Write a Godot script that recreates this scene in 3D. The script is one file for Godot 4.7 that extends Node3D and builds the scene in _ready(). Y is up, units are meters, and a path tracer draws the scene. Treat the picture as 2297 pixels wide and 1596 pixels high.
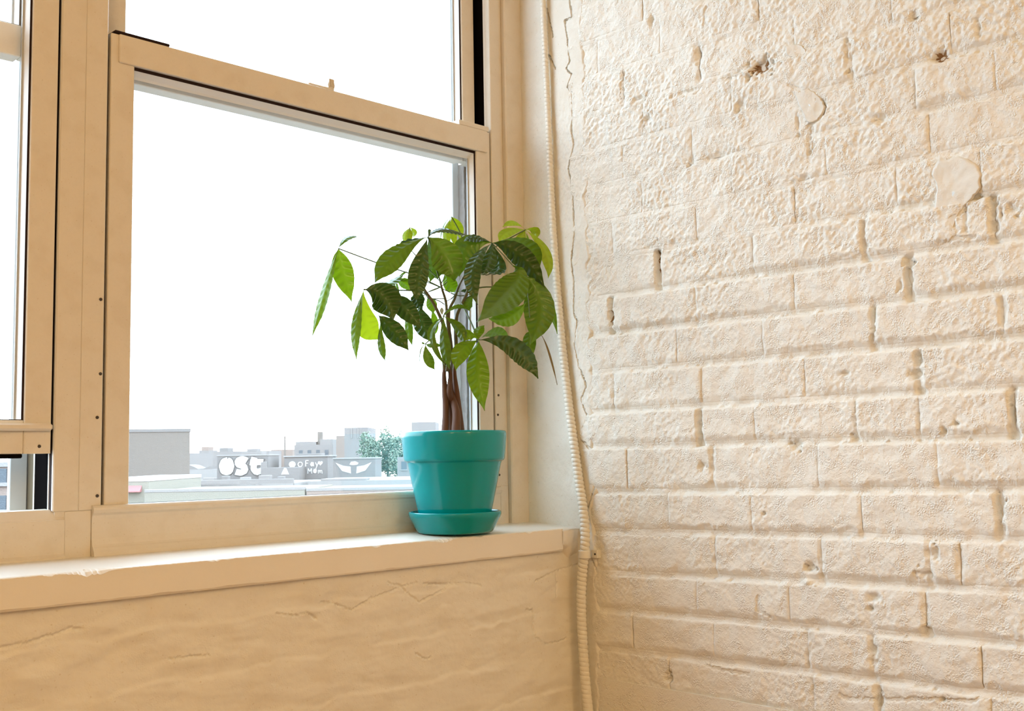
extends Node3D

const EYE := Vector3(-1.5439, 0.1391, 1.3849)
const STREET_TURN := -44.776  # the houses outside stand on a street grid turned by this much
const GROUND := -18.0

const COURSES := [
	[-0.2847, -0.2728, -0.2191, -0.2023, [[0.1972, 0.14], [0.4760, 0.27], [0.5831, 0.81], [0.7465, 0.27], [0.9748, 0.40], [1.2034, 0.20], [1.4183, 0.70]]],
	[-0.2191, -0.2023, -0.1501, -0.1330, [[0.1213, 0.09], [0.2927, 0.14], [0.4687, 0.45], [0.5766, 0.63], [0.7372, 0.27], [0.9243, 0.40], [1.1046, 0.40], [1.3063, 0.70]]],
	[-0.1501, -0.1330, -0.0831, -0.0613, [[0.2615, 0.18], [0.4392, 0.14], [0.6598, 0.54], [0.8400, 0.70], [1.0632, 0.20], [1.2514, 0.40]]],
	[-0.0831, -0.0613, -0.0078, 0.0072, [[0.3001, 0.45], [0.4988, 0.54], [0.6713, 0.54], [0.7145, 0.45], [0.9351, 0.40], [1.1345, 0.70], [1.3467, 0.70]]],
	[-0.0078, 0.0072, 0.0631, 0.0754, [[0.2080, 0.14], [0.3763, 0.36], [0.5686, 0.36], [0.7736, 0.81], [0.9754, 0.70], [1.1574, 0.20], [1.3807, 0.70]]],
	[0.0631, 0.0754, 0.1456, 0.1463, [[0.1163, 0.09], [0.3010, 0.63], [0.4996, 0.27], [0.6898, 0.36], [0.8918, 0.20], [1.1019, 0.20], [1.3252, 0.70]]],
	[0.1456, 0.1463, 0.2098, 0.2145, [[0.2776, 0.81], [0.3864, 0.27], [0.5671, 0.36], [0.6668, 0.45], [0.7989, 0.81], [1.0052, 0.70], [1.2113, 0.40], [1.3931, 0.20]]],
	[0.2098, 0.2145, 0.2833, 0.2830, [[0.0907, 0.45], [0.2845, 0.27], [0.4816, 0.32], [0.6689, 0.81], [0.8594, 0.70], [1.0713, 0.70], [1.2838, 0.20]]],
	[0.2833, 0.2830, 0.3539, 0.3500, [[0.2353, 0.09], [0.4093, 0.18], [0.6029, 0.72], [0.7929, 0.63], [1.0041, 0.40], [1.1930, 0.40], [1.3906, 0.40]]],
	[0.3539, 0.3500, 0.4223, 0.4185, [[0.0899, 0.81], [0.2788, 0.14], [0.4692, 0.32], [0.6606, 0.90], [0.8750, 0.40], [1.0591, 0.20], [1.2704, 0.20]]],
	[0.4223, 0.4185, 0.4951, 0.4865, [[0.1997, 0.90], [0.3964, 0.45], [0.5945, 0.72], [0.7875, 0.90], [0.9794, 0.20], [1.1689, 0.40], [1.3527, 0.20]]],
	[0.4951, 0.4865, 0.5620, 0.5570, [[0.0971, 0.36], [0.2849, 0.18], [0.4767, 0.18], [0.6492, 0.18], [0.7747, 0.18], [1.0007, 0.70], [1.1964, 0.20], [1.3973, 0.40]]],
	[0.5620, 0.5570, 0.6325, 0.6272, [[0.1684, 0.24], [0.3621, 0.18], [0.5362, 0.18], [0.7023, 0.24], [0.9001, 0.40], [1.0966, 0.70], [1.3190, 0.20]]],
	[0.6325, 0.6272, 0.7030, 0.6974, [[0.1276, 0.18], [0.2810, 0.30], [0.5160, 0.18], [0.6859, 0.24], [0.8026, 0.18], [1.0176, 0.70], [1.2018, 0.20], [1.3841, 0.40]]],
	[0.7030, 0.6974, 0.7735, 0.7676, [[0.1750, 0.24], [0.3665, 0.24], [0.5858, 0.48], [0.7413, 0.18], [0.9579, 0.70], [1.1783, 0.40], [1.3615, 0.70]]],
	[0.7735, 0.7676, 0.8440, 0.8378, [[0.1318, 0.42], [0.3015, 0.60], [0.4886, 0.24], [0.6553, 0.18], [0.8623, 0.40], [1.0719, 0.20], [1.2701, 0.70]]],
	[0.8440, 0.8378, 0.9145, 0.9080, [[0.0723, 0.18], [0.2200, 0.24], [0.4240, 0.18], [0.6051, 0.70], [0.7906, 0.20], [0.9963, 0.70], [1.2185, 0.70], [1.4379, 0.40]]],
	[0.9145, 0.9080, 0.9850, 0.9782, [[0.1815, 0.24], [0.3183, 0.30], [0.5238, 0.70], [0.7371, 0.70], [0.9412, 0.20], [1.1645, 0.70], [1.3540, 0.70]]],
	[0.9850, 0.9782, 1.0555, 1.0484, [[0.1241, 0.40], [0.3484, 0.70], [0.5503, 0.70], [0.7371, 0.20], [0.9380, 0.20], [1.1670, 0.40], [1.3909, 0.40]]],
	[1.0555, 1.0484, 1.1260, 1.1186, [[0.2066, 0.40], [0.4205, 0.40], [0.6249, 0.40], [0.8079, 0.20], [0.9952, 0.20], [1.2131, 0.20], [1.4309, 0.20]]],
]  # y of the bed joint below at z 0.08 and z 0.81, then of the one above, then the head joints [z, depth]
const DENTS := [
	[0.4240, 0.7687, 0.0201, 0.0105, 0.0140, 1.00],
	[0.7247, 0.7061, 0.0104, 0.0079, 0.0096, 0.56],
	[0.3835, 0.7157, 0.0078, 0.0068, 0.0072, 0.35],
	[0.1865, 0.7388, 0.0081, 0.0074, 0.0080, 0.17],
	[0.3025, 0.8268, 0.0049, 0.0126, 0.0060, 0.18],
	[0.6292, 0.6332, 0.0078, 0.0082, 0.0048, 0.24],
	[0.7876, 0.4738, 0.0032, 0.0138, 0.0096, 0.54],
	[0.7984, 0.4593, 0.0023, 0.0087, 0.0072, 0.42],
	[0.7661, 0.4904, 0.0087, 0.0032, 0.0100, 0.80],
	[0.1997, 0.4641, 0.0037, 0.0255, 0.0096, 0.68],
	[0.6633, 0.4088, 0.0054, 0.0066, 0.0120, 0.80],
	[0.6609, 0.3892, 0.0041, 0.0158, 0.0112, 0.77],
	[0.6466, 0.3777, 0.0031, 0.0080, 0.0064, 0.34],
	[0.5918, 0.4632, 0.0022, 0.0164, 0.0060, 0.42],
	[0.0899, 0.3908, 0.0040, 0.0198, 0.0080, 0.59],
	[0.6023, 0.3390, 0.0027, 0.0148, 0.0080, 0.51],
	[0.5981, 0.2988, 0.0027, 0.0067, 0.0064, 0.42],
	[0.6631, 0.2455, 0.0067, 0.0059, 0.0120, 1.00],
	[0.6711, 0.2697, 0.0025, 0.0091, 0.0080, 0.59],
	[0.5520, 0.2526, 0.0059, 0.0048, 0.0080, 0.80],
	[0.2777, 0.1735, 0.0041, 0.0151, 0.0096, 0.42],
	[0.2787, 0.1531, 0.0055, 0.0068, 0.0100, 0.60],
	[0.7989, 0.1897, 0.0027, 0.0097, 0.0112, 0.59],
	[0.7997, 0.1714, 0.0018, 0.0073, 0.0096, 0.51],
	[0.7023, 0.1600, 0.0029, 0.0063, 0.0096, 0.77],
	[0.7202, 0.1703, 0.0045, 0.0031, 0.0100, 0.80],
	[0.4598, 0.1425, 0.0079, 0.0063, 0.0100, 0.90],
	[0.5627, 0.1522, 0.0044, 0.0054, 0.0070, 0.60],
	[0.2790, 0.1131, 0.0055, 0.0068, 0.0090, 0.40],
	[0.7733, 0.0640, 0.0054, 0.0061, 0.0120, 0.80],
	[0.7736, 0.0470, 0.0018, 0.0109, 0.0080, 0.51],
	[0.3997, 0.0353, 0.0033, 0.0029, 0.0100, 0.90],
	[0.4787, -0.0451, 0.0062, 0.0062, 0.0120, 0.50],
	[0.4730, -0.0687, 0.0078, 0.0048, -0.0060, 0.00],
	[0.5827, -0.0833, 0.0099, 0.0059, 0.0090, 0.80],
	[0.5769, -0.1007, 0.0036, 0.0026, 0.0120, 0.90],
	[0.6813, -0.0153, 0.0039, 0.0088, 0.0096, 0.42],
	[0.6613, -0.0449, 0.0093, 0.0063, 0.0080, 0.50],
	[0.6612, -0.1236, 0.0053, 0.0038, 0.0120, 0.80],
	[0.5801, -0.1641, 0.0042, 0.0117, 0.0080, 0.34],
	[0.5831, -0.2313, 0.0037, 0.0090, 0.0160, 0.85],
	[0.6809, -0.2173, 0.0026, 0.0031, 0.0140, 0.90],
	[0.1977, -0.2520, 0.0057, 0.0060, 0.0100, 0.40],
	[0.2792, 0.6417, 0.0066, 0.0063, 0.0056, 0.21],
	[0.3347, 0.6381, 0.0214, 0.0069, 0.0040, 0.35],
	[0.8137, 0.4630, 0.0095, 0.0062, 0.0060, 0.20],
	[0.2009, 0.9132, 0.0038, 0.0099, 0.0060, 0.36],
	[0.5798, 0.7497, 0.0033, 0.0155, 0.0060, 0.36],
	[0.7825, 0.7326, 0.0023, 0.0103, 0.0072, 0.42],
	[0.6892, 0.7773, 0.0061, 0.0081, 0.0072, 0.42],
	[0.4936, 0.5687, 0.0103, 0.0057, 0.0048, 0.35],
	[0.7490, 0.4677, 0.0024, 0.0255, 0.0042, 0.36],
	[0.5341, 0.6755, 0.0029, 0.0143, 0.0042, 0.36],
	[0.5077, 0.6165, 0.0029, 0.0215, 0.0048, 0.42],
	[0.4882, 0.6609, 0.0024, 0.0159, 0.0048, 0.42],
	[0.1654, 0.7812, 0.0123, 0.0050, 0.0048, 0.21],
	[0.2792, 0.7650, 0.0281, 0.0040, 0.0048, 0.21],
	[0.3670, 0.7661, 0.0176, 0.0054, 0.0048, 0.21],
]  # z, y, half length, half height, depth, exposed brown brick
const CRACKS_CORNER := [[Vector2(-0.0005, 1.0544), Vector2(0.0077, 1.0158), Vector2(0.0142, 0.9785), Vector2(-0.0057, 0.9778), Vector2(-0.0004, 0.9386), Vector2(0.0041, 0.8928), Vector2(-0.0056, 0.8812), Vector2(0.0079, 0.8661), Vector2(-0.0032, 0.8451), Vector2(0.0080, 0.8290), Vector2(0.0084, 0.7848), Vector2(0.0047, 0.7593), Vector2(0.0096, 0.7285), Vector2(-0.0056, 0.6835), Vector2(0.0037, 0.6476), Vector2(0.0053, 0.6230), Vector2(0.0061, 0.5545), Vector2(-0.0029, 0.5041), Vector2(0.0028, 0.4647), Vector2(-0.0002, 0.4018), Vector2(0.0095, 0.3855), Vector2(0.0013, 0.3395), Vector2(0.0103, 0.3024), Vector2(0.0281, 0.2619), Vector2(0.0140, 0.2384), Vector2(0.0280, 0.2044), Vector2(0.0192, 0.1889), Vector2(0.0050, 0.1651), Vector2(0.0225, 0.1548), Vector2(0.0374, 0.1388), Vector2(0.0442, 0.1240), Vector2(0.0417, 0.1018), Vector2(0.0396, 0.0699), Vector2(0.0225, 0.0311), Vector2(0.0230, -0.0082)], [Vector2(0.0302, -0.0567), Vector2(0.0434, -0.0850), Vector2(0.0540, -0.0892), Vector2(0.0545, -0.1388), Vector2(0.0657, -0.1855), Vector2(0.0585, -0.2124), Vector2(0.0505, -0.2284), Vector2(0.0370, -0.2498), Vector2(0.0392, -0.2829), Vector2(0.0501, -0.3075), Vector2(0.0569, -0.3254), Vector2(0.0599, -0.3609)], [Vector2(-0.0543, 1.0170), Vector2(-0.0433, 0.9773), Vector2(-0.0392, 0.9534)], [Vector2(-0.0545, 0.9242), Vector2(-0.0429, 0.9065), Vector2(-0.0350, 0.8891)]]
const CRACKS_BRICK := [[Vector2(0.4765, 0.7264), Vector2(0.5001, 0.7094), Vector2(0.5346, 0.6862), Vector2(0.5379, 0.6746), Vector2(0.5294, 0.6586), Vector2(0.5094, 0.6524), Vector2(0.5142, 0.6368), Vector2(0.5156, 0.6148), Vector2(0.5072, 0.6058)], [Vector2(0.1330, 0.8484), Vector2(0.1377, 0.8302), Vector2(0.1296, 0.8112), Vector2(0.1267, 0.7891)], [Vector2(0.3229, 0.9166), Vector2(0.3192, 0.8938), Vector2(0.3166, 0.8746)], [Vector2(0.7706, 0.5152), Vector2(0.7723, 0.4892), Vector2(0.7581, 0.4822), Vector2(0.7460, 0.4714), Vector2(0.7296, 0.4645), Vector2(0.7381, 0.4436)], [Vector2(0.7111, 0.4250), Vector2(0.7312, 0.4350), Vector2(0.7630, 0.4333)], [Vector2(0.0108, -0.0111), Vector2(0.0862, -0.0090), Vector2(0.1578, -0.0077), Vector2(0.1873, -0.0097), Vector2(0.2068, -0.0058), Vector2(0.2632, -0.0081)], [Vector2(0.3822, -0.0985), Vector2(0.3813, -0.1198), Vector2(0.4057, -0.1281)], [Vector2(0.2551, -0.2158), Vector2(0.2909, -0.2224), Vector2(0.3346, -0.2242), Vector2(0.3601, -0.2245)], [Vector2(0.5212, -0.2336), Vector2(0.5320, -0.2386), Vector2(0.6705, -0.2188), Vector2(0.7213, -0.2146), Vector2(0.7587, -0.1973)]]
const FLAKES := [[Vector2(0.7145, 0.5511), Vector2(0.7503, 0.5502), Vector2(0.7720, 0.5290), Vector2(0.7724, 0.5020), Vector2(0.7617, 0.4899), Vector2(0.7396, 0.4705), Vector2(0.7263, 0.4403), Vector2(0.7104, 0.4362), Vector2(0.7062, 0.4815), Vector2(0.7106, 0.5136), Vector2(0.7050, 0.5345)], [Vector2(0.4805, 0.7239), Vector2(0.5159, 0.7076), Vector2(0.5365, 0.6785), Vector2(0.5279, 0.6597), Vector2(0.5095, 0.6553), Vector2(0.4986, 0.6768)], [Vector2(0.4728, 0.7907), Vector2(0.4972, 0.7875), Vector2(0.5094, 0.7722), Vector2(0.4946, 0.7667), Vector2(0.4771, 0.7753)]]
const CRACKS_APRON := [[Vector2(-1.0362, -0.0848), Vector2(-1.0047, -0.0816), Vector2(-0.9721, -0.0766), Vector2(-0.9498, -0.0722), Vector2(-0.9337, -0.0741)], [Vector2(-0.6492, -0.0873), Vector2(-0.6188, -0.0934), Vector2(-0.5954, -0.0915), Vector2(-0.5795, -0.1031)], [Vector2(-0.5715, -0.0790), Vector2(-0.5471, -0.0836), Vector2(-0.5138, -0.0972), Vector2(-0.4795, -0.0839), Vector2(-0.4442, -0.0772), Vector2(-0.4170, -0.0714), Vector2(-0.3846, -0.0674)], [Vector2(-0.4441, -0.0618), Vector2(-0.4170, -0.0700), Vector2(-0.4061, -0.0809), Vector2(-0.3803, -0.0992), Vector2(-0.3420, -0.0888), Vector2(-0.3224, -0.0835)], [Vector2(-0.3705, -0.0702), Vector2(-0.3222, -0.0762), Vector2(-0.2772, -0.0775), Vector2(-0.2412, -0.0854)], [Vector2(-0.1097, -0.0908), Vector2(-0.0625, -0.0791), Vector2(-0.0200, -0.0722), Vector2(0.0062, -0.0661)], [Vector2(-0.0554, -0.0797), Vector2(-0.0512, -0.1002), Vector2(-0.0543, -0.1241)], [Vector2(-0.1338, -0.1378), Vector2(-0.1157, -0.1429), Vector2(-0.1165, -0.1726), Vector2(-0.1135, -0.1886), Vector2(-0.0839, -0.2050), Vector2(-0.0485, -0.2049), Vector2(-0.0303, -0.2008)], [Vector2(-0.8160, -0.1285), Vector2(-0.7833, -0.1296), Vector2(-0.7564, -0.1309)], [Vector2(-0.3906, -0.1787), Vector2(-0.3673, -0.1918), Vector2(-0.3531, -0.1896)]]
const CLUSTERS := [  # leaf: base, control point, tip, sideways direction, half width, kind
	[Vector3(-0.4634, 0.4882, -0.1150), [
		[Vector3(-0.4634, 0.4882, -0.1150), Vector3(-0.4427, 0.5125, -0.1166), Vector3(-0.4207, 0.5149, -0.1180), Vector3(0.2205, -0.2458, 0.9439), 0.0104, 1],
		[Vector3(-0.4634, 0.4882, -0.1150), Vector3(-0.4936, 0.4192, -0.1095), Vector3(-0.5227, 0.3349, -0.1050), Vector3(-0.2432, 0.0310, -0.9695), 0.0110, 2],
		[Vector3(-0.4634, 0.4882, -0.1150), Vector3(-0.4575, 0.4550, -0.1134), Vector3(-0.4381, 0.3987, -0.1120), Vector3(-0.8362, -0.2524, -0.4868), 0.0184, 2],
	]],
	[Vector3(-0.3246, 0.5152, -0.0450), [
		[Vector3(-0.3246, 0.5152, -0.0450), Vector3(-0.3895, 0.4824, -0.0533), Vector3(-0.4295, 0.4256, -0.0600), Vector3(-0.4181, 0.6030, -0.6793), 0.0202, 1],
		[Vector3(-0.3246, 0.5152, -0.0450), Vector3(-0.3580, 0.4507, -0.0312), Vector3(-0.3732, 0.3976, -0.0200), Vector3(-0.8614, 0.2632, -0.4344), 0.0180, 0],
		[Vector3(-0.3246, 0.5152, -0.0450), Vector3(-0.2878, 0.4858, -0.0368), Vector3(-0.2782, 0.4393, -0.0300), Vector3(-0.7567, -0.5372, -0.3726), 0.0289, 1],
		[Vector3(-0.3246, 0.5152, -0.0450), Vector3(-0.2662, 0.5439, -0.0697), Vector3(-0.1818, 0.5397, -0.0900), Vector3(0.3376, -0.4403, 0.8319), 0.0132, 0],
		[Vector3(-0.3246, 0.5152, -0.0450), Vector3(-0.3431, 0.5075, -0.0753), Vector3(-0.3740, 0.4868, -0.1000), Vector3(-0.7669, 0.1088, 0.6324), 0.0128, 0],
		[Vector3(-0.3246, 0.5152, -0.0450), Vector3(-0.3101, 0.5258, -0.0588), Vector3(-0.2958, 0.5349, -0.0700), Vector3(0.4712, -0.8703, -0.1434), 0.0057, 0],
		[Vector3(-0.3246, 0.5152, -0.0450), Vector3(-0.2825, 0.4821, -0.0808), Vector3(-0.2662, 0.4494, -0.1100), Vector3(-0.6802, 0.1115, -0.7245), 0.0147, 1],
	]],
	[Vector3(-0.2950, 0.5492, -0.1300), [
		[Vector3(-0.2950, 0.5492, -0.1300), Vector3(-0.3074, 0.5352, -0.1300), Vector3(-0.3057, 0.5166, -0.1300), Vector3(-0.4022, 0.1318, -0.9060), 0.0060, 3],
		[Vector3(-0.2950, 0.5492, -0.1300), Vector3(-0.2988, 0.5359, -0.1273), Vector3(-0.3009, 0.5149, -0.1250), Vector3(-0.5216, -0.0351, -0.8524), 0.0060, 3],
		[Vector3(-0.2950, 0.5492, -0.1300), Vector3(-0.2841, 0.5436, -0.1300), Vector3(-0.2875, 0.5313, -0.1300), Vector3(-0.2255, -0.0936, -0.9697), 0.0059, 3],
	]],
	[Vector3(-0.1940, 0.5829, -0.1300), [
		[Vector3(-0.1940, 0.5829, -0.1300), Vector3(-0.2091, 0.5546, -0.1300), Vector3(-0.2017, 0.5240, -0.1300), Vector3(-0.4156, 0.0543, -0.9079), 0.0087, 3],
		[Vector3(-0.1940, 0.5829, -0.1300), Vector3(-0.1965, 0.5531, -0.1245), Vector3(-0.1931, 0.5236, -0.1200), Vector3(-0.5908, -0.1434, -0.7939), 0.0072, 3],
		[Vector3(-0.1940, 0.5829, -0.1300), Vector3(-0.1765, 0.5701, -0.1300), Vector3(-0.1726, 0.5414, -0.1300), Vector3(-0.4060, -0.2101, -0.8894), 0.0089, 3],
		[Vector3(-0.1940, 0.5829, -0.1300), Vector3(-0.2137, 0.5655, -0.1327), Vector3(-0.2180, 0.5338, -0.1350), Vector3(0.0786, 0.0629, -0.9949), 0.0035, 1],
	]],
	[Vector3(-0.2148, 0.5111, 0.0000), [
		[Vector3(-0.2148, 0.5111, 0.0000), Vector3(-0.2412, 0.5221, -0.0110), Vector3(-0.2650, 0.5106, -0.0200), Vector3(0.2476, 0.7266, -0.6409), 0.0108, 0],
		[Vector3(-0.2148, 0.5111, 0.0000), Vector3(-0.2515, 0.5097, -0.0275), Vector3(-0.2490, 0.4542, -0.0500), Vector3(-0.4016, 0.7284, -0.5551), 0.0254, 1],
		[Vector3(-0.2148, 0.5111, 0.0000), Vector3(-0.2423, 0.4704, 0.0220), Vector3(-0.2792, 0.4420, 0.0400), Vector3(-0.6265, 0.1404, -0.7667), 0.0139, 0],
		[Vector3(-0.2148, 0.5111, 0.0000), Vector3(-0.2945, 0.4578, 0.0275), Vector3(-0.2983, 0.3883, 0.0500), Vector3(-0.6276, 0.1131, -0.7703), 0.0149, 0],
		[Vector3(-0.2148, 0.5111, 0.0000), Vector3(-0.1750, 0.4961, 0.0275), Vector3(-0.1334, 0.4316, 0.0500), Vector3(-0.2325, -0.6770, -0.6983), 0.0196, 0],
		[Vector3(-0.2148, 0.5111, 0.0000), Vector3(-0.1287, 0.5207, 0.0000), Vector3(-0.0960, 0.4743, 0.0000), Vector3(-0.1551, -0.5005, -0.8517), 0.0196, 1],
		[Vector3(-0.2148, 0.5111, 0.0000), Vector3(-0.2059, 0.4605, 0.0165), Vector3(-0.2698, 0.4459, 0.0300), Vector3(-0.4634, -0.0168, -0.8860), 0.0137, 0],
		[Vector3(-0.2003, 0.4667, 0.0375), Vector3(-0.1872, 0.4426, 0.0413), Vector3(-0.3243, 0.3547, 0.0750), Vector3(-0.6064, 0.4520, -0.6542), 0.0293, 1],
	]],
	[Vector3(-0.0989, 0.5551, -0.0300), [
		[Vector3(-0.0989, 0.5551, -0.0300), Vector3(-0.1279, 0.5671, -0.0300), Vector3(-0.1586, 0.5524, -0.0300), Vector3(-0.0385, 0.8556, -0.5163), 0.0064, 3],
		[Vector3(-0.0989, 0.5551, -0.0300), Vector3(-0.1521, 0.5465, -0.0245), Vector3(-0.1785, 0.5214, -0.0200), Vector3(-0.3561, 0.6397, -0.6811), 0.0110, 3],
		[Vector3(-0.0989, 0.5551, -0.0300), Vector3(-0.1189, 0.5344, -0.0245), Vector3(-0.1238, 0.5195, -0.0200), Vector3(-0.6227, 0.2255, -0.7492), 0.0101, 3],
		[Vector3(-0.0989, 0.5551, -0.0300), Vector3(-0.0704, 0.5593, -0.0300), Vector3(-0.0732, 0.5388, -0.0300), Vector3(-0.2392, -0.3764, -0.8950), 0.0092, 3],
		[Vector3(-0.0989, 0.5551, -0.0300), Vector3(-0.0511, 0.5174, -0.0190), Vector3(-0.0611, 0.4649, -0.0100), Vector3(-0.8630, -0.4225, -0.2771), 0.0120, 3],
		[Vector3(-0.0989, 0.5551, -0.0300), Vector3(-0.0942, 0.5079, -0.0190), Vector3(-0.1001, 0.4577, -0.0100), Vector3(-0.9520, -0.0500, -0.3019), 0.0101, 2],
	]],
	[Vector3(-0.1653, 0.4546, 0.0300), [
		[Vector3(-0.1653, 0.4546, 0.0300), Vector3(-0.1356, 0.4069, 0.0465), Vector3(-0.1844, 0.3273, 0.0600), Vector3(-0.8041, -0.0190, -0.5941), 0.0283, 1],
		[Vector3(-0.1653, 0.4546, 0.0300), Vector3(-0.1101, 0.4259, 0.0300), Vector3(-0.0823, 0.3550, 0.0300), Vector3(-0.1604, -0.1335, -0.9780), 0.0093, 2],
		[Vector3(-0.1515, 0.3547, 0.0300), Vector3(-0.1563, 0.3439, 0.0300), Vector3(-0.1561, 0.2975, 0.0300), Vector3(-0.5669, 0.0447, -0.8225), 0.0123, 1],
		[Vector3(-0.1723, 0.4045, 0.0400), Vector3(-0.2176, 0.3698, 0.0410), Vector3(-0.2732, 0.3672, 0.0500), Vector3(-0.3323, 0.7443, -0.5793), 0.0161, 2],
		[Vector3(-0.1402, 0.3478, 0.0450), Vector3(-0.1229, 0.3214, 0.0465), Vector3(-0.1175, 0.2589, 0.0600), Vector3(-0.9183, -0.2818, -0.2781), 0.0022, 4],
	]],
	[Vector3(-0.4372, 0.4166, -0.0800), [
		[Vector3(-0.4372, 0.4166, -0.0800), Vector3(-0.3829, 0.4295, -0.0910), Vector3(-0.3334, 0.4572, -0.1000), Vector3(0.2709, -0.2327, 0.9341), 0.0114, 1],
		[Vector3(-0.4372, 0.4166, -0.0800), Vector3(-0.4071, 0.4099, -0.0635), Vector3(-0.3995, 0.3644, -0.0500), Vector3(-0.4604, -0.6686, -0.5840), 0.0266, 0],
		[Vector3(-0.4372, 0.4166, -0.0800), Vector3(-0.4600, 0.3556, -0.0745), Vector3(-0.4599, 0.2966, -0.0700), Vector3(-0.3327, -0.0157, -0.9429), 0.0100, 2],
		[Vector3(-0.4372, 0.4166, -0.0800), Vector3(-0.4325, 0.3586, -0.0855), Vector3(-0.3958, 0.3355, -0.0900), Vector3(-0.7968, -0.3458, -0.4955), 0.0205, 3],
		[Vector3(-0.3948, 0.4032, -0.0650), Vector3(-0.3643, 0.3935, -0.0635), Vector3(-0.3384, 0.3541, -0.0500), Vector3(-0.5564, -0.7495, -0.3587), 0.0174, 0],
		[Vector3(-0.4008, 0.3743, -0.0800), Vector3(-0.4037, 0.3282, -0.0800), Vector3(-0.3927, 0.2985, -0.0800), Vector3(-0.3658, -0.0391, -0.9299), 0.0073, 1],
		[Vector3(-0.4148, 0.3742, -0.0700), Vector3(-0.3858, 0.3523, -0.0690), Vector3(-0.3578, 0.3168, -0.0600), Vector3(-0.4654, -0.5786, -0.6698), 0.0169, 0],
	]],
	[Vector3(-0.3319, 0.4490, -0.1250), [
		[Vector3(-0.3319, 0.4490, -0.1250), Vector3(-0.3457, 0.4351, -0.1250), Vector3(-0.3446, 0.4175, -0.1250), Vector3(-0.6117, 0.2462, -0.7518), 0.0099, 1],
		[Vector3(-0.3319, 0.4490, -0.1250), Vector3(-0.3321, 0.4319, -0.1222), Vector3(-0.3315, 0.4103, -0.1200), Vector3(-0.1763, -0.1278, -0.9760), 0.0046, 2],
		[Vector3(-0.3319, 0.4490, -0.1250), Vector3(-0.3160, 0.4460, -0.1222), Vector3(-0.3005, 0.4314, -0.1200), Vector3(-0.1573, -0.5182, -0.8407), 0.0116, 2],
		[Vector3(-0.3319, 0.4490, -0.1250), Vector3(-0.3164, 0.4516, -0.1250), Vector3(-0.3016, 0.4520, -0.1250), Vector3(0.0832, -0.8355, 0.5431), 0.0033, 1],
		[Vector3(-0.3319, 0.4490, -0.1250), Vector3(-0.3141, 0.4617, -0.1278), Vector3(-0.3014, 0.4676, -0.1300), Vector3(0.3935, -0.7781, -0.4895), 0.0030, 1],
	]],
	[Vector3(-0.3125, 0.4087, -0.1100), [
		[Vector3(-0.3125, 0.4087, -0.1100), Vector3(-0.3211, 0.3685, -0.1073), Vector3(-0.3122, 0.3302, -0.1050), Vector3(-0.5016, -0.0569, -0.8632), 0.0075, 1],
		[Vector3(-0.3125, 0.4087, -0.1100), Vector3(-0.3166, 0.4052, -0.1155), Vector3(-0.3289, 0.4026, -0.1200), Vector3(-0.0175, 0.8645, -0.5024), 0.0048, 1],
		[Vector3(-0.3125, 0.4087, -0.1100), Vector3(-0.3377, 0.4180, -0.1155), Vector3(-0.3603, 0.4124, -0.1200), Vector3(0.1858, 0.7759, -0.6028), 0.0051, 1],
		[Vector3(-0.3125, 0.4087, -0.1100), Vector3(-0.3087, 0.4103, -0.0990), Vector3(-0.2975, 0.4019, -0.0900), Vector3(0.5034, -0.6296, -0.5918), 0.0076, 0],
	]],
	[Vector3(-0.2940, 0.4370, -0.1000), [
		[Vector3(-0.2940, 0.4370, -0.1000), Vector3(-0.3124, 0.4137, -0.0945), Vector3(-0.3003, 0.3934, -0.0900), Vector3(-0.5705, -0.1048, -0.8146), 0.0133, 0],
		[Vector3(-0.3098, 0.4004, -0.0850), Vector3(-0.3114, 0.3711, -0.0835), Vector3(-0.2917, 0.3335, -0.0700), Vector3(-0.5651, -0.3234, -0.7590), 0.0171, 0],
		[Vector3(-0.2806, 0.4234, -0.1000), Vector3(-0.2725, 0.4114, -0.1000), Vector3(-0.2673, 0.3907, -0.1000), Vector3(-0.5220, -0.2120, -0.8262), 0.0100, 2],
		[Vector3(-0.2684, 0.4017, -0.1050), Vector3(-0.2572, 0.3771, -0.1055), Vector3(-0.2607, 0.3497, -0.1100), Vector3(-0.9279, -0.1026, -0.3585), 0.0081, 2],
	]],
	[Vector3(-0.3307, 0.3715, 0.0000), [
		[Vector3(-0.3307, 0.3715, 0.0000), Vector3(-0.3129, 0.3893, 0.0110), Vector3(-0.2938, 0.3839, 0.0200), Vector3(0.5372, -0.5019, -0.6779), 0.0062, 1],
		[Vector3(-0.3307, 0.3715, 0.0000), Vector3(-0.3781, 0.3332, 0.0165), Vector3(-0.3519, 0.2828, 0.0300), Vector3(-0.4128, -0.2018, -0.8882), 0.0056, 1],
		[Vector3(-0.3307, 0.3715, 0.0000), Vector3(-0.3451, 0.3236, 0.0165), Vector3(-0.3452, 0.2792, 0.0300), Vector3(-0.4712, -0.2046, -0.8580), 0.0100, 1],
		[Vector3(-0.3307, 0.3715, 0.0000), Vector3(-0.3105, 0.3534, 0.0165), Vector3(-0.3105, 0.3221, 0.0300), Vector3(-0.1849, -0.5640, -0.8048), 0.0100, 1],
		[Vector3(-0.3307, 0.3715, 0.0000), Vector3(-0.3493, 0.3514, -0.0110), Vector3(-0.3459, 0.3266, -0.0200), Vector3(-0.9542, 0.2898, 0.0740), 0.0062, 1],
	]],
	[Vector3(-0.2783, 0.3319, 0.0300), [
		[Vector3(-0.2783, 0.3319, 0.0300), Vector3(-0.2748, 0.3491, 0.0245), Vector3(-0.2553, 0.3593, 0.0200), Vector3(0.5907, -0.2137, 0.7781), 0.0091, 2],
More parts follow.
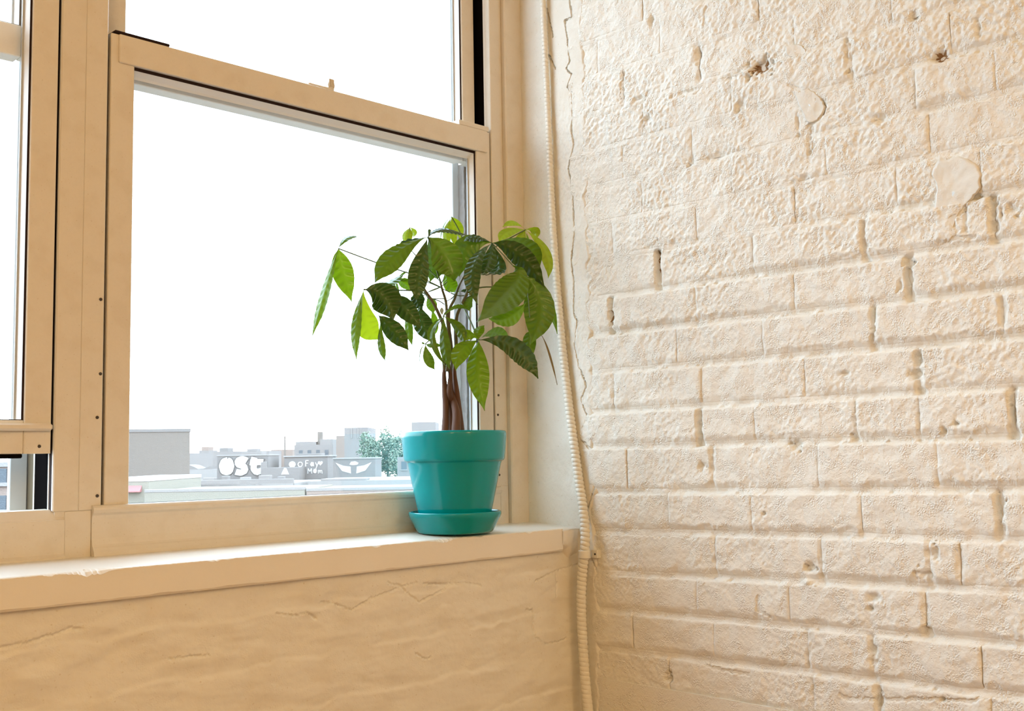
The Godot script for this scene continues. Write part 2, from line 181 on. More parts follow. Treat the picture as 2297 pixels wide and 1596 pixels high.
		[Vector3(-0.2783, 0.3319, 0.0300), Vector3(-0.2989, 0.3440, 0.0300), Vector3(-0.3120, 0.3267, 0.0300), Vector3(-0.1382, 0.8949, -0.4244), 0.0100, 2],
		[Vector3(-0.2783, 0.3319, 0.0300), Vector3(-0.3329, 0.3159, 0.0465), Vector3(-0.3581, 0.2748, 0.0600), Vector3(-0.5751, 0.4410, -0.6890), 0.0149, 2],
		[Vector3(-0.2783, 0.3319, 0.0300), Vector3(-0.3006, 0.2804, 0.0465), Vector3(-0.2954, 0.2101, 0.0600), Vector3(-0.6232, -0.1035, -0.7752), 0.0191, 2],
		[Vector3(-0.2783, 0.3319, 0.0300), Vector3(-0.2096, 0.3265, 0.0520), Vector3(-0.1765, 0.2673, 0.0700), Vector3(-0.4945, -0.8594, -0.1302), 0.0197, 0],
		[Vector3(-0.2783, 0.3319, 0.0300), Vector3(-0.2197, 0.3538, 0.0135), Vector3(-0.1752, 0.3344, 0.0000), Vector3(-0.1597, -0.7733, -0.6135), 0.0113, 1],
	]],
	[Vector3(-0.3459, 0.3262, -0.0300), [
		[Vector3(-0.3459, 0.3262, -0.0300), Vector3(-0.3463, 0.3031, -0.0245), Vector3(-0.3343, 0.2824, -0.0200), Vector3(-0.8479, -0.3220, -0.4212), 0.0090, 1],
		[Vector3(-0.3459, 0.3262, -0.0300), Vector3(-0.3569, 0.3168, -0.0300), Vector3(-0.3587, 0.2959, -0.0300), Vector3(-0.9163, 0.3862, -0.1060), 0.0011, 1],
		[Vector3(-0.3459, 0.3262, -0.0300), Vector3(-0.3503, 0.3275, -0.0300), Vector3(-0.3542, 0.3269, -0.0300), Vector3(0.0818, 0.9452, -0.3161), 0.0023, 1],
		[Vector3(-0.3459, 0.3262, -0.0300), Vector3(-0.3214, 0.3257, -0.0410), Vector3(-0.2909, 0.3272, -0.0500), Vector3(-0.2516, -0.6438, -0.7226), 0.0063, 1],
	]],
	[Vector3(-0.2141, 0.4236, -0.0500), [
		[Vector3(-0.2141, 0.4236, -0.0500), Vector3(-0.2351, 0.4085, -0.0445), Vector3(-0.2339, 0.3923, -0.0400), Vector3(-0.8408, 0.4223, -0.3387), 0.0098, 1],
		[Vector3(-0.2141, 0.4236, -0.0500), Vector3(-0.2246, 0.4318, -0.0555), Vector3(-0.2376, 0.4290, -0.0600), Vector3(0.4044, 0.7237, -0.5592), 0.0059, 0],
	]],
	[Vector3(-0.2366, 0.4758, -0.1000), [
		[Vector3(-0.2366, 0.4758, -0.1000), Vector3(-0.2348, 0.4462, -0.0945), Vector3(-0.2134, 0.4348, -0.0900), Vector3(-0.4084, -0.4279, -0.8063), 0.0133, 2],
		[Vector3(-0.2366, 0.4758, -0.1000), Vector3(-0.2606, 0.4701, -0.1000), Vector3(-0.2552, 0.4535, -0.1000), Vector3(-0.5620, 0.4687, -0.6815), 0.0132, 1],
	]],
	[Vector3(-0.3068, 0.3774, -0.0300), [
		[Vector3(-0.3068, 0.3774, -0.0300), Vector3(-0.3088, 0.3854, -0.0300), Vector3(-0.3079, 0.3921, -0.0300), Vector3(0.6209, 0.0466, 0.7825), 0.0035, 5],
	]],
]
const PETIOLES := [
	[[Vector3(-0.4634, 0.4882, -0.1150), Vector3(-0.3857, 0.4681, -0.1000), Vector3(-0.3183, 0.4543, -0.0900), Vector3(-0.2760, 0.4351, -0.0700)], 0.0011],
	[[Vector3(-0.4372, 0.4166, -0.0800), Vector3(-0.3865, 0.4201, -0.0800), Vector3(-0.3349, 0.4245, -0.0800), Vector3(-0.3146, 0.4178, -0.0600)], 0.0013],
	[[Vector3(-0.3246, 0.5152, -0.0450), Vector3(-0.3001, 0.4897, -0.0600), Vector3(-0.2924, 0.4614, -0.0600), Vector3(-0.2832, 0.4415, -0.0600)], 0.0015],
	[[Vector3(-0.2950, 0.5492, -0.1300), Vector3(-0.2994, 0.5169, -0.1300), Vector3(-0.3012, 0.4967, -0.1100), Vector3(-0.2830, 0.4664, -0.0900), Vector3(-0.2772, 0.4455, -0.0700)], 0.0010],
	[[Vector3(-0.1940, 0.5829, -0.1300), Vector3(-0.1738, 0.5570, -0.1300), Vector3(-0.1715, 0.5244, -0.1200), Vector3(-0.1891, 0.4776, -0.1000), Vector3(-0.2134, 0.4552, -0.0800)], 0.0011],
	[[Vector3(-0.2148, 0.5111, 0.0000), Vector3(-0.2105, 0.4945, -0.0200), Vector3(-0.2240, 0.4660, -0.0400), Vector3(-0.2295, 0.4371, -0.0500)], 0.0015],
	[[Vector3(-0.0989, 0.5551, -0.0300), Vector3(-0.1543, 0.5250, -0.0350), Vector3(-0.2092, 0.4889, -0.0400), Vector3(-0.2264, 0.4544, -0.0500)], 0.0012],
	[[Vector3(-0.1653, 0.4546, 0.0300), Vector3(-0.1359, 0.4185, 0.0000), Vector3(-0.1451, 0.4317, -0.0100), Vector3(-0.1906, 0.4384, -0.0300), Vector3(-0.2239, 0.4334, -0.0500)], 0.0013],
	[[Vector3(-0.3319, 0.4490, -0.1250), Vector3(-0.3043, 0.4528, -0.1200), Vector3(-0.2803, 0.4468, -0.1000), Vector3(-0.2673, 0.4361, -0.0800)], 0.0009],
	[[Vector3(-0.3125, 0.4087, -0.1100), Vector3(-0.2970, 0.4178, -0.1000), Vector3(-0.2921, 0.4274, -0.0800), Vector3(-0.2760, 0.4351, -0.0700)], 0.0009],
	[[Vector3(-0.2940, 0.4370, -0.1000), Vector3(-0.2976, 0.4154, -0.0800), Vector3(-0.2927, 0.4127, -0.0700), Vector3(-0.2741, 0.4132, -0.0600)], 0.0009],
	[[Vector3(-0.3020, 0.4243, -0.0700), Vector3(-0.2817, 0.4329, -0.0650), Vector3(-0.2518, 0.4481, -0.0800)], 0.0009],
	[[Vector3(-0.2804, 0.4330, -0.0650), Vector3(-0.2456, 0.4252, -0.0700), Vector3(-0.2349, 0.4219, -0.0600), Vector3(-0.2184, 0.4254, -0.0500)], 0.0009],
	[[Vector3(-0.3147, 0.4106, -0.0600), Vector3(-0.2905, 0.4086, -0.0600), Vector3(-0.2800, 0.4017, -0.0550)], 0.0010],
	[[Vector3(-0.2744, 0.4084, -0.0550), Vector3(-0.2560, 0.4168, -0.0600), Vector3(-0.2461, 0.4283, -0.0600)], 0.0009],
	[[Vector3(-0.2783, 0.3319, 0.0300), Vector3(-0.2683, 0.3660, 0.0000), Vector3(-0.2569, 0.3947, -0.0300), Vector3(-0.2442, 0.4062, -0.0500)], 0.0014],
	[[Vector3(-0.3459, 0.3262, -0.0300), Vector3(-0.3306, 0.3403, -0.0300), Vector3(-0.3101, 0.3664, -0.0350), Vector3(-0.2949, 0.3762, -0.0400)], 0.0010],
	[[Vector3(-0.3307, 0.3715, 0.0000), Vector3(-0.3096, 0.3812, -0.0200), Vector3(-0.2763, 0.3911, -0.0500)], 0.0014],
	[[Vector3(-0.2141, 0.4236, -0.0500), Vector3(-0.2299, 0.4180, -0.0500), Vector3(-0.2414, 0.4044, -0.0500)], 0.0010],
	[[Vector3(-0.2366, 0.4758, -0.1000), Vector3(-0.2587, 0.4549, -0.0800), Vector3(-0.2780, 0.4406, -0.0650)], 0.0010],
	[[Vector3(-0.3908, 0.4041, -0.0700), Vector3(-0.4155, 0.4154, -0.0750), Vector3(-0.4372, 0.4166, -0.0800)], 0.0009],
	[[Vector3(-0.2028, 0.4661, 0.0400), Vector3(-0.2086, 0.4890, 0.0200), Vector3(-0.2148, 0.5111, 0.0000)], 0.0010],
	[[Vector3(-0.1618, 0.3531, 0.0400), Vector3(-0.1611, 0.4123, 0.0350), Vector3(-0.1653, 0.4546, 0.0300)], 0.0009],
]
const STEMS := [
	[[Vector3(-0.2818, 0.2838, -0.0550), Vector3(-0.2840, 0.3187, -0.0550), Vector3(-0.2877, 0.3592, -0.0500), Vector3(-0.2955, 0.3792, -0.0500), Vector3(-0.3126, 0.4046, -0.0500), Vector3(-0.3270, 0.4196, -0.0500), Vector3(-0.3263, 0.4332, -0.0600)], [0.0034, 0.0032, 0.0031, 0.003, 0.0027, 0.0024, 0.0016]],
	[[Vector3(-0.2808, 0.2836, -0.0500), Vector3(-0.2761, 0.3187, -0.0500), Vector3(-0.2724, 0.3607, -0.0550), Vector3(-0.2748, 0.3855, -0.0550), Vector3(-0.2727, 0.4091, -0.0600), Vector3(-0.2789, 0.4297, -0.0620), Vector3(-0.2815, 0.4465, -0.0650)], [0.0034, 0.0032, 0.003, 0.0028, 0.0025, 0.0022, 0.0016]],
	[[Vector3(-0.2596, 0.2851, -0.0600), Vector3(-0.2648, 0.3197, -0.0550), Vector3(-0.2652, 0.3617, -0.0600), Vector3(-0.2647, 0.3930, -0.0600), Vector3(-0.2474, 0.4160, -0.0650), Vector3(-0.2341, 0.4369, -0.0700), Vector3(-0.2119, 0.4607, -0.0800)], [0.0036, 0.0032, 0.003, 0.0028, 0.0025, 0.0023, 0.0016]],
	[[Vector3(-0.2629, 0.2884, -0.0500), Vector3(-0.2627, 0.3190, -0.0450), Vector3(-0.2635, 0.3542, -0.0450), Vector3(-0.2552, 0.3844, -0.0500), Vector3(-0.2442, 0.4041, -0.0500), Vector3(-0.2297, 0.4286, -0.0500), Vector3(-0.2236, 0.4504, -0.0500)], [0.0036, 0.0034, 0.0032, 0.0031, 0.0028, 0.0026, 0.002]],
]
const TRUNKS := [
	[[Vector3(-0.2882, 0.1663, -0.0500), Vector3(-0.2800, 0.2090, -0.0550), Vector3(-0.2788, 0.2480, -0.0580), Vector3(-0.2830, 0.2789, -0.0550), Vector3(-0.2786, 0.2986, -0.0550)], [0.00713, 0.006, 0.00525, 0.00375, 0.00255]],
	[[Vector3(-0.2495, 0.1667, -0.0750), Vector3(-0.2587, 0.2096, -0.0650), Vector3(-0.2755, 0.2477, -0.0500), Vector3(-0.2730, 0.2750, -0.0500), Vector3(-0.2768, 0.2983, -0.0500)], [0.00675, 0.006, 0.00525, 0.00375, 0.00255]],
	[[Vector3(-0.2802, 0.1659, -0.0300), Vector3(-0.2730, 0.2083, -0.0350), Vector3(-0.2623, 0.2445, -0.0580), Vector3(-0.2579, 0.2762, -0.0600), Vector3(-0.2596, 0.2998, -0.0600)], [0.009, 0.00713, 0.00525, 0.00413, 0.0027]],
	[[Vector3(-0.2387, 0.1664, -0.0600), Vector3(-0.2443, 0.2096, -0.0600), Vector3(-0.2571, 0.2483, -0.0520), Vector3(-0.2626, 0.2754, -0.0500), Vector3(-0.2632, 0.2989, -0.0500)], [0.00675, 0.006, 0.00525, 0.00375, 0.0027]],
]
const CORD := [Vector3(-0.0120, 1.0872, -0.0556), Vector3(-0.0120, 1.0275, -0.0548), Vector3(-0.0120, 0.8044, -0.0477), Vector3(-0.0120, 0.5821, -0.0408), Vector3(-0.0120, 0.3899, -0.0275), Vector3(-0.0120, 0.2359, -0.0102), Vector3(-0.0130, 0.1022, 0.0103), Vector3(-0.0160, 0.0287, 0.0251), Vector3(-0.0200, -0.0115, 0.0318), Vector3(-0.0220, -0.0453, 0.0303), Vector3(-0.0220, -0.0844, 0.0237), Vector3(-0.0220, -0.1329, 0.0200), Vector3(-0.0200, -0.1893, 0.0187), Vector3(-0.0200, -0.2527, 0.0221), Vector3(-0.0200, -0.2997, 0.0261), Vector3(-0.0200, -0.3617, 0.0327), Vector3(-0.0200, -0.4858, 0.0352)]


var mats := {}
var used := {}


class Geo:
	var v := PackedVector3Array()
	var n := PackedVector3Array()
	var uv := PackedVector2Array()
	var c := PackedColorArray()
	var i := PackedInt32Array()

	func tri(a: Vector3, b: Vector3, d: Vector3, nrm: Vector3) -> void:
		var k := v.size()
		if (b - a).cross(d - a).dot(nrm) > 0.0:
			v.append_array([a, d, b])
		else:
			v.append_array([a, b, d])
		n.append_array([nrm, nrm, nrm])
		i.append_array([k, k + 1, k + 2])

	func quad(a: Vector3, b: Vector3, d: Vector3, e: Vector3, out: Vector3) -> void:
		var nrm := (b - a).cross(d - a)
		if nrm.length_squared() < 1e-16:
			nrm = (d - a).cross(e - a)
		nrm = nrm.normalized()
		if nrm.dot(out) < 0.0:
			nrm = -nrm
		tri(a, b, d, nrm)
		tri(a, d, e, nrm)

	# a closed outline drawn in two axes and pushed along the third ("x": outline is (z, y); "y": (x, z); "z": (x, y))
	func prism(outline: Array, axis: String, a: float, b: float) -> void:
		var pts := PackedVector2Array(outline)
		if Geometry2D.is_polygon_clockwise(pts):
			pts.reverse()
		var at := func(p: Vector2, t: float) -> Vector3:
			if axis == "x":
				return Vector3(t, p.y, p.x)
			if axis == "y":
				return Vector3(p.x, t, p.y)
			return Vector3(p.x, p.y, t)
		for k in pts.size():
			var p := pts[k]
			var q := pts[(k + 1) % pts.size()]
			var o := Vector2(q.y - p.y, p.x - q.x)
			var zero: Vector3 = at.call(Vector2.ZERO, 0.0)
			var od: Vector3 = at.call(o, 0.0) - zero
			quad(at.call(p, a), at.call(q, a), at.call(q, b), at.call(p, b), od)
		var t := Geometry2D.triangulate_polygon(pts)
		var along: Vector3 = at.call(Vector2.ZERO, 1.0)
		for k in range(0, t.size(), 3):
			for e in [[a, -1.0], [b, 1.0]]:
				var dir: Vector3 = along * (float(e[1]) * signf(b - a))
				tri(at.call(pts[t[k]], e[0]), at.call(pts[t[k + 1]], e[0]), at.call(pts[t[k + 2]], e[0]), dir)

	func box(lo: Vector3, hi: Vector3, bevel := 0.0) -> void:
		var b := bevel
		if b <= 0.0:
			prism([Vector2(lo.x, lo.y), Vector2(hi.x, lo.y), Vector2(hi.x, hi.y), Vector2(lo.x, hi.y)], "z", lo.z, hi.z)
			return
		# chamfered box: six faces, twelve edges, eight corners
		var m := (lo + hi) * 0.5
		for ax in 3:
			var u := (ax + 1) % 3
			var w := (ax + 2) % 3
			for s in [-1.0, 1.0]:
				var q := []
				for k in [[-1, -1], [1, -1], [1, 1], [-1, 1]]:
					var p := Vector3()
					p[ax] = hi[ax] if s > 0 else lo[ax]
					p[u] = hi[u] - b if k[0] > 0 else lo[u] + b
					p[w] = hi[w] - b if k[1] > 0 else lo[w] + b
					q.append(p)
				var o := Vector3()
				o[ax] = s
				quad(q[0], q[1], q[2], q[3], o)
			for s1 in [-1.0, 1.0]:
				for s2 in [-1.0, 1.0]:
					var a1 := Vector3()
					var a2 := Vector3()
					a1[u] = hi[u] if s1 > 0 else lo[u]
					a1[w] = hi[w] - b if s2 > 0 else lo[w] + b
					a2[u] = hi[u] - b if s1 > 0 else lo[u] + b
					a2[w] = hi[w] if s2 > 0 else lo[w]
					var e1 := a1
					var e2 := a2
					a1[ax] = lo[ax] + b
					a2[ax] = lo[ax] + b
					e1[ax] = hi[ax] - b
					e2[ax] = hi[ax] - b
					var o2 := Vector3()
					o2[u] = s1
					o2[w] = s2
					quad(a1, a2, e2, e1, o2)
		for sx in [-1.0, 1.0]:
			for sy in [-1.0, 1.0]:
				for sz in [-1.0, 1.0]:
					var e := Vector3(hi.x if sx > 0 else lo.x, hi.y if sy > 0 else lo.y, hi.z if sz > 0 else lo.z)
					var d := Vector3(sx, sy, sz)
					tri(e - Vector3(0, d.y, d.z) * b, e - Vector3(d.x, 0, d.z) * b, e - Vector3(d.x, d.y, 0) * b, (e - m).normalized())

	# smooth grid of points, row after row; out is where its front looks
	func grid(p: PackedVector3Array, nu: int, nv: int, out: Vector3, col := PackedColorArray()) -> void:
		var k0 := v.size()
		v.append_array(p)
		var nn := PackedVector3Array()
		nn.resize(nu * nv)
		var flip := 0
		for b in nv:
			var b0: int = maxi(b - 1, 0) * nu
			var b1: int = mini(b + 1, nv - 1) * nu
			for a in nu:
				var du := p[b * nu + mini(a + 1, nu - 1)] - p[b * nu + maxi(a - 1, 0)]
				var dv := p[b1 + a] - p[b0 + a]
				var m := du.cross(dv).normalized()
				nn[b * nu + a] = m
		if out != Vector3.ZERO and nn[(nv / 2) * nu + nu / 2].dot(out) < 0.0:
			flip = 1
			for k in nn.size():
				nn[k] = -nn[k]
		n.append_array(nn)
		if col.size():
			c.append_array(col)
		var id := PackedInt32Array()
		id.resize((nu - 1) * (nv - 1) * 6)
		var w := 0
		for b in nv - 1:
			for a in nu - 1:
				var q := k0 + b * nu + a
				if flip == 0:
					id[w] = q; id[w + 1] = q + nu + 1; id[w + 2] = q + 1
					id[w + 3] = q; id[w + 4] = q + nu; id[w + 5] = q + nu + 1
				else:
					id[w] = q; id[w + 1] = q + 1; id[w + 2] = q + nu + 1
					id[w + 3] = q; id[w + 4] = q + nu + 1; id[w + 5] = q + nu
				w += 6
		i.append_array(id)

	# profile of (radius, height) turned round the y axis
	func lathe(profile: Array, sides := 72) -> void:
		var p := PackedVector3Array()
		for q: Vector2 in profile:
			for k in sides + 1:
				var a := TAU * k / sides
				p.append(Vector3(cos(a) * q.x, q.y, sin(a) * q.x))
		var before := v.size()
		grid(p, sides + 1, profile.size(), Vector3.ZERO)
		for r in profile.size():
			var m := (n[before + r * (sides + 1)] + n[before + r * (sides + 1) + sides]).normalized()
			n[before + r * (sides + 1)] = m
			n[before + r * (sides + 1) + sides] = m

	func tube(path: Array, radii: Array, sides := 10, smooth := 4) -> void:
		var pts := PackedVector3Array()
		var rr := PackedFloat32Array()
		for k in path.size() - 1:
			var p0: Vector3 = path[maxi(k - 1, 0)]
			var p1: Vector3 = path[k]
			var p2: Vector3 = path[k + 1]
			var p3: Vector3 = path[mini(k + 2, path.size() - 1)]
			for s in smooth:
				var t := float(s) / smooth
				pts.append(p1.cubic_interpolate(p2, p0, p3, t))
				rr.append(lerpf(radii[k], radii[k + 1], t))
		pts.append(path[path.size() - 1])
		rr.append(radii[path.size() - 1])
		sweep(pts, rr, sides)

	func sweep(pts: PackedVector3Array, rr: PackedFloat32Array, sides: int) -> void:
		var p := PackedVector3Array()
		var side := Vector3(0.3, 0.1, 0.94)
		for k in pts.size():
			var t := (pts[mini(k + 1, pts.size() - 1)] - pts[maxi(k - 1, 0)]).normalized()
			side = (side - t * side.dot(t)).normalized()
			var up := t.cross(side)
			for s in sides + 1:
				var a := TAU * s / sides
				p.append(pts[k] + (side * cos(a) + up * sin(a)) * rr[k])
		var before := v.size()
		grid(p, sides + 1, pts.size(), Vector3.ZERO)
		# turn it inside out where needed
		if n[before].dot(p[0] - pts[0]) < 0.0:
			for k in range(before, n.size()):
				n[k] = -n[k]
			var from := i.size() - sides * (pts.size() - 1) * 6
			for k in range(from, i.size(), 3):
				var h := i[k + 1]
				i[k + 1] = i[k + 2]
				i[k + 2] = h

	func mesh() -> ArrayMesh:
		var a := []
		a.resize(Mesh.ARRAY_MAX)
		a[Mesh.ARRAY_VERTEX] = v
		a[Mesh.ARRAY_NORMAL] = n
		if uv.size() == v.size():
			a[Mesh.ARRAY_TEX_UV] = uv
		if c.size() == v.size():
			a[Mesh.ARRAY_COLOR] = c
		a[Mesh.ARRAY_INDEX] = i
		var m := ArrayMesh.new()
		m.add_surface_from_arrays(Mesh.PRIMITIVE_TRIANGLES, a)
		return m


func numbered(called: String) -> String:
	used[called] = int(used.get(called, 0)) + 1
	return called if used[called] == 1 else "%s_%03d" % [called, used[called] - 1]


func tag(o: Node, label: String, category: String, group := "", kind := "") -> void:
	o.set_meta("label", label)
	o.set_meta("category", category)
	if group:
		o.set_meta("group", group)
	if kind:
		o.set_meta("kind", kind)


func thing(called: String, label: String, category: String, at := Vector3.ZERO, group := "", kind := "") -> Node3D:
	var o := Node3D.new()
	o.name = numbered(called)
	add_child(o)
	o.position = at
	tag(o, label, category, group, kind)
	return o


func part(called: String, g: Geo, m: Material, parent: Node, shift := Vector3.ZERO) -> MeshInstance3D:
	return part_mesh(called, g.mesh(), m, parent, shift)


func part_mesh(called: String, mesh: Mesh, m: Material, parent: Node, shift := Vector3.ZERO) -> MeshInstance3D:
	var o := MeshInstance3D.new()
	o.name = called if parent != self else numbered(called)
	o.mesh = mesh
	o.material_override = m
	parent.add_child(o, true)
	o.position = shift
	return o


func holder(called: String, parent: Node) -> Node3D:
	var o := Node3D.new()
	o.name = called
	parent.add_child(o, true)
	return o


func lin(r: float, g: float, b: float, a := 1.0) -> Color:
	return Color(r, g, b, a).linear_to_srgb()


func mat(called: String, color: Color, rough := 0.7, spec := 0.5) -> StandardMaterial3D:
	var m := StandardMaterial3D.new()
	m.resource_name = called
	m.albedo_color = color
	m.roughness = rough
	m.metallic_specular = spec
	mats[called] = m
	return m


func fnl(type: int, freq: float, octaves := 3, s := 1) -> FastNoiseLite:
	var f := FastNoiseLite.new()
	f.noise_type = type
	f.frequency = freq
	f.fractal_octaves = octaves
	f.seed = s
	if octaves <= 1:
		f.fractal_type = FastNoiseLite.FRACTAL_NONE
	return f


func mix_heights(size: int, layers: Array) -> ImageTexture:
	var sum := PackedFloat32Array()
	sum.resize(size * size)
	for l in layers:
		var im: Image = (l[0] as FastNoiseLite).get_seamless_image(size, size)
		im.convert(Image.FORMAT_L8)
		var d := im.get_data()
		var w: float = l[1] / 255.0
		var power: int = l[2]
		if power == 1:
			for k in sum.size():
				sum[k] += w * d[k]
		else:
			for k in sum.size():
				var x := d[k] / 255.0
				sum[k] += w * 255.0 * x * x * x
	var lo := 1e9
	var hi := -1e9
	for x in sum:
		lo = minf(lo, x)
		hi = maxf(hi, x)
	var by := PackedByteArray()
	by.resize(size * size)
	for k in sum.size():
		by[k] = int(255.0 * (sum[k] - lo) / (hi - lo))
	return ImageTexture.create_from_image(Image.create_from_data(size, size, false, Image.FORMAT_L8, by))


# lumpy paint: grain that comes and goes in patches, worm-like drips and scattered pits
func stucco_heights(size: int) -> ImageTexture:
	var S := FastNoiseLite.TYPE_SIMPLEX_SMOOTH
	var cells := fnl(FastNoiseLite.TYPE_CELLULAR, 0.05, 1, 5)
	cells.cellular_return_type = FastNoiseLite.RETURN_DISTANCE
	var d := []
	for n: FastNoiseLite in [fnl(S, 0.15, 3, 2), fnl(S, 0.012, 3, 3), fnl(S, 0.05, 2, 4), fnl(S, 0.11, 1, 6), cells]:
		var im := n.get_seamless_image(size, size)
		im.convert(Image.FORMAT_L8)
		d.append(im.get_data())
	var fine: PackedByteArray = d[0]
	var mask: PackedByteArray = d[1]
	var mid: PackedByteArray = d[2]
	var pit: PackedByteArray = d[3]
	var cell: PackedByteArray = d[4]
	var by := PackedByteArray()
	by.resize(size * size)
	for k in by.size():
		var m := clampf((mask[k] - 118) / 44.0, 0.0, 1.0)
		var h := 118.0 + (fine[k] - 128) * (0.09 + 0.55 * m) + (mid[k] - 128) * 0.24 + (cell[k] - 90) * 0.22 * m
		if pit[k] > 205:
			h += (pit[k] - 205) * 0.9
		elif pit[k] < 38:
			h -= (38 - pit[k]) * 1.6
		by[k] = clampi(int(h), 0, 255)
	return ImageTexture.create_from_image(Image.create_from_data(size, size, false, Image.FORMAT_L8, by))


# faint yellowing patches and specks of grime in old paint
func stain_texture(size: int) -> ImageTexture:
	var S := FastNoiseLite.TYPE_SIMPLEX_SMOOTH
	var d := []
	for n: FastNoiseLite in [fnl(S, 0.010, 4, 41), fnl(S, 0.09, 2, 42), fnl(S, 0.16, 1, 43)]:
		var im := n.get_seamless_image(size, size)
		im.convert(Image.FORMAT_L8)
		d.append(im.get_data())
	var a: PackedByteArray = d[0]
	var b: PackedByteArray = d[1]
	var c: PackedByteArray = d[2]
	var by := PackedByteArray()
	by.resize(size * size * 3)
	for k in size * size:
		var t := clampf((a[k] - 128) / 90.0, 0.0, 1.0) + 0.25 * clampf((b[k] - 120) / 120.0, 0.0, 1.0)
		if c[k] > 236:
			t += (c[k] - 236) * 0.45
		by[k * 3] = clampi(int(253 - 4.0 * t), 0, 255)
		by[k * 3 + 1] = clampi(int(253 - 5.5 * t), 0, 255)
		by[k * 3 + 2] = clampi(int(253 - 8.0 * t), 0, 255)
	return ImageTexture.create_from_image(Image.create_from_data(size, size, false, Image.FORMAT_RGB8, by))


func relief(m: StandardMaterial3D, t: Texture2D, centimetres: float, tile: float) -> void:
	m.heightmap_enabled = true
	m.heightmap_texture = t
	m.heightmap_scale = centimetres
	m.uv1_triplanar = true
	m.uv1_world_triplanar = true
	m.uv1_scale = Vector3.ONE / tile


func make_materials() -> void:
	var S := FastNoiseLite.TYPE_SIMPLEX_SMOOTH
	var rough := stucco_heights(1024)
	var fine := mix_heights(512, [[fnl(S, 0.09, 3, 12), 1.0, 1], [fnl(S, 0.02, 2, 13), 0.6, 1]])
	var stain := stain_texture(512)
	var paint := mat("thick white wall paint on brick", lin(0.80, 0.775, 0.70), 0.62, 0.4)
	relief(paint, rough, 0.30, 0.5)
	var bare := mat("bare weathered brick", lin(0.34, 0.20, 0.10), 0.85, 0.2)
	relief(bare, rough, 0.2, 0.2)
	var plaster := mat("smooth white painted plaster", lin(0.80, 0.775, 0.70), 0.6, 0.4)
	relief(plaster, rough, 0.06, 0.5)
	var frame := mat("cream painted window metal", lin(0.72, 0.66, 0.56), 0.5, 0.4)
	relief(frame, fine, 0.012, 0.31)
	var white := mat("white glazing bead", lin(0.80, 0.80, 0.78), 0.45)
	relief(white, fine, 0.006, 0.2)
	for m: StandardMaterial3D in [plaster, frame]:
		m.albedo_texture = stain
	mat("grey aluminium outer frame", lin(0.42, 0.44, 0.45), 0.45)
	mat("shade toned tan outer frame", lin(0.15, 0.115, 0.07), 0.6)  # dark tan stands in for the shade on the outer tracks
	var dark := mat("dark brown gasket and gap shade", lin(0.022, 0.010, 0.008), 0.8, 0.3)
	dark.uv1_scale = Vector3.ONE
	mat("black pile weatherstrip", lin(0.004, 0.003, 0.003), 0.95, 0.1)
	mat("dull screw head", lin(0.05, 0.04, 0.035), 0.5)
	var sillm := mat("glossy white sill paint", lin(0.80, 0.76, 0.68), 0.4, 0.5)
	relief(sillm, fine, 0.012, 0.25)
	var glass := mat("window glass", Color(0.95, 0.98, 0.97, 0.03), 0.02, 0.5)
	glass.transparency = BaseMaterial3D.TRANSPARENCY_ALPHA
	var glaze := mat("teal ceramic glaze", lin(0.0, 0.285, 0.31), 0.14, 0.40)
	glaze.clearcoat_enabled = true
	glaze.clearcoat = 0.15
	glaze.clearcoat_roughness = 0.08
	relief(glaze, fine, 0.004, 0.3)
	var soil := mat("dark potting soil", lin(0.03, 0.02, 0.013), 0.95, 0.2)
	relief(soil, rough, 0.6, 0.15)
	var bark := mat("smooth brown bark", lin(0.13, 0.06, 0.035), 0.6, 0.4)
	relief(bark, fine, 0.05, 0.05)
	mat("young brown green stem", lin(0.10, 0.085, 0.025), 0.55)
	mat("green leaf stalk", lin(0.09, 0.13, 0.03), 0.5)
	var kinds := [[0.040, 0.088, 0.011, 0.28], [0.100, 0.178, 0.009, 0.58], [0.150, 0.262, 0.007, 0.7], [0.30, 0.39, 0.012, 0.85], [0.16, 0.10, 0.03, 0.3], [0.35, 0.36, 0.27, 0.4]]
	var leafnames := ["dark glossy leaf", "mid green leaf", "bright green leaf", "young lime leaf", "dry curled leaf", "pale leaf bud"]
	for k in 6:
		var q: Array = kinds[k]
		var m := mat(leafnames[k], lin(q[0], q[1], q[2]), 0.27 if k < 3 else 0.45, 0.5)
		m.vertex_color_use_as_albedo = true
		m.cull_mode = BaseMaterial3D.CULL_DISABLED
		m.backlight_enabled = true
		m.backlight = lin(0.95 * q[3], 1.0 * q[3], 0.55 * q[3])
	var cable := mat("painted armoured cable", lin(0.78, 0.755, 0.67), 0.5)
	relief(cable, fine, 0.02, 0.1)
	var ext := [["pale grey concrete", 0.180, 0.163, 0.153], ["grey brown brick facade", 0.140, 0.120, 0.104], ["pale pink brick facade", 0.205, 0.155, 0.13], ["light rooftop", 0.215, 0.20, 0.188], ["cream parapet", 0.205, 0.19, 0.155], ["slate grey wall", 0.150, 0.138, 0.131], ["white graffiti paint", 0.42, 0.40, 0.38], ["far facade window", 0.085, 0.095, 0.105], ["hazy green foliage", 0.165, 0.205, 0.15], ["red awning", 0.30, 0.12, 0.12], ["black graffiti outline", 0.085, 0.08, 0.077], ["asphalt", 0.10, 0.10, 0.10]]  # haze is put into these colours by keeping them pale and close
	for e in ext:
		var m := mat(e[0], lin(e[1], e[2], e[3]), 0.85, 0.3)
		relief(m, fine, 2.0, 3.0)
	var wood := mat("oiled oak floor", lin(0.30, 0.15, 0.065), 0.4)
	relief(wood, fine, 0.02, 0.4)
	mat("cream painted room wall", lin(0.72, 0.62, 0.47), 0.8, 0.3)
	var lamp := mat("warm glowing lamp glass", lin(0.9, 0.8, 0.6), 0.4)
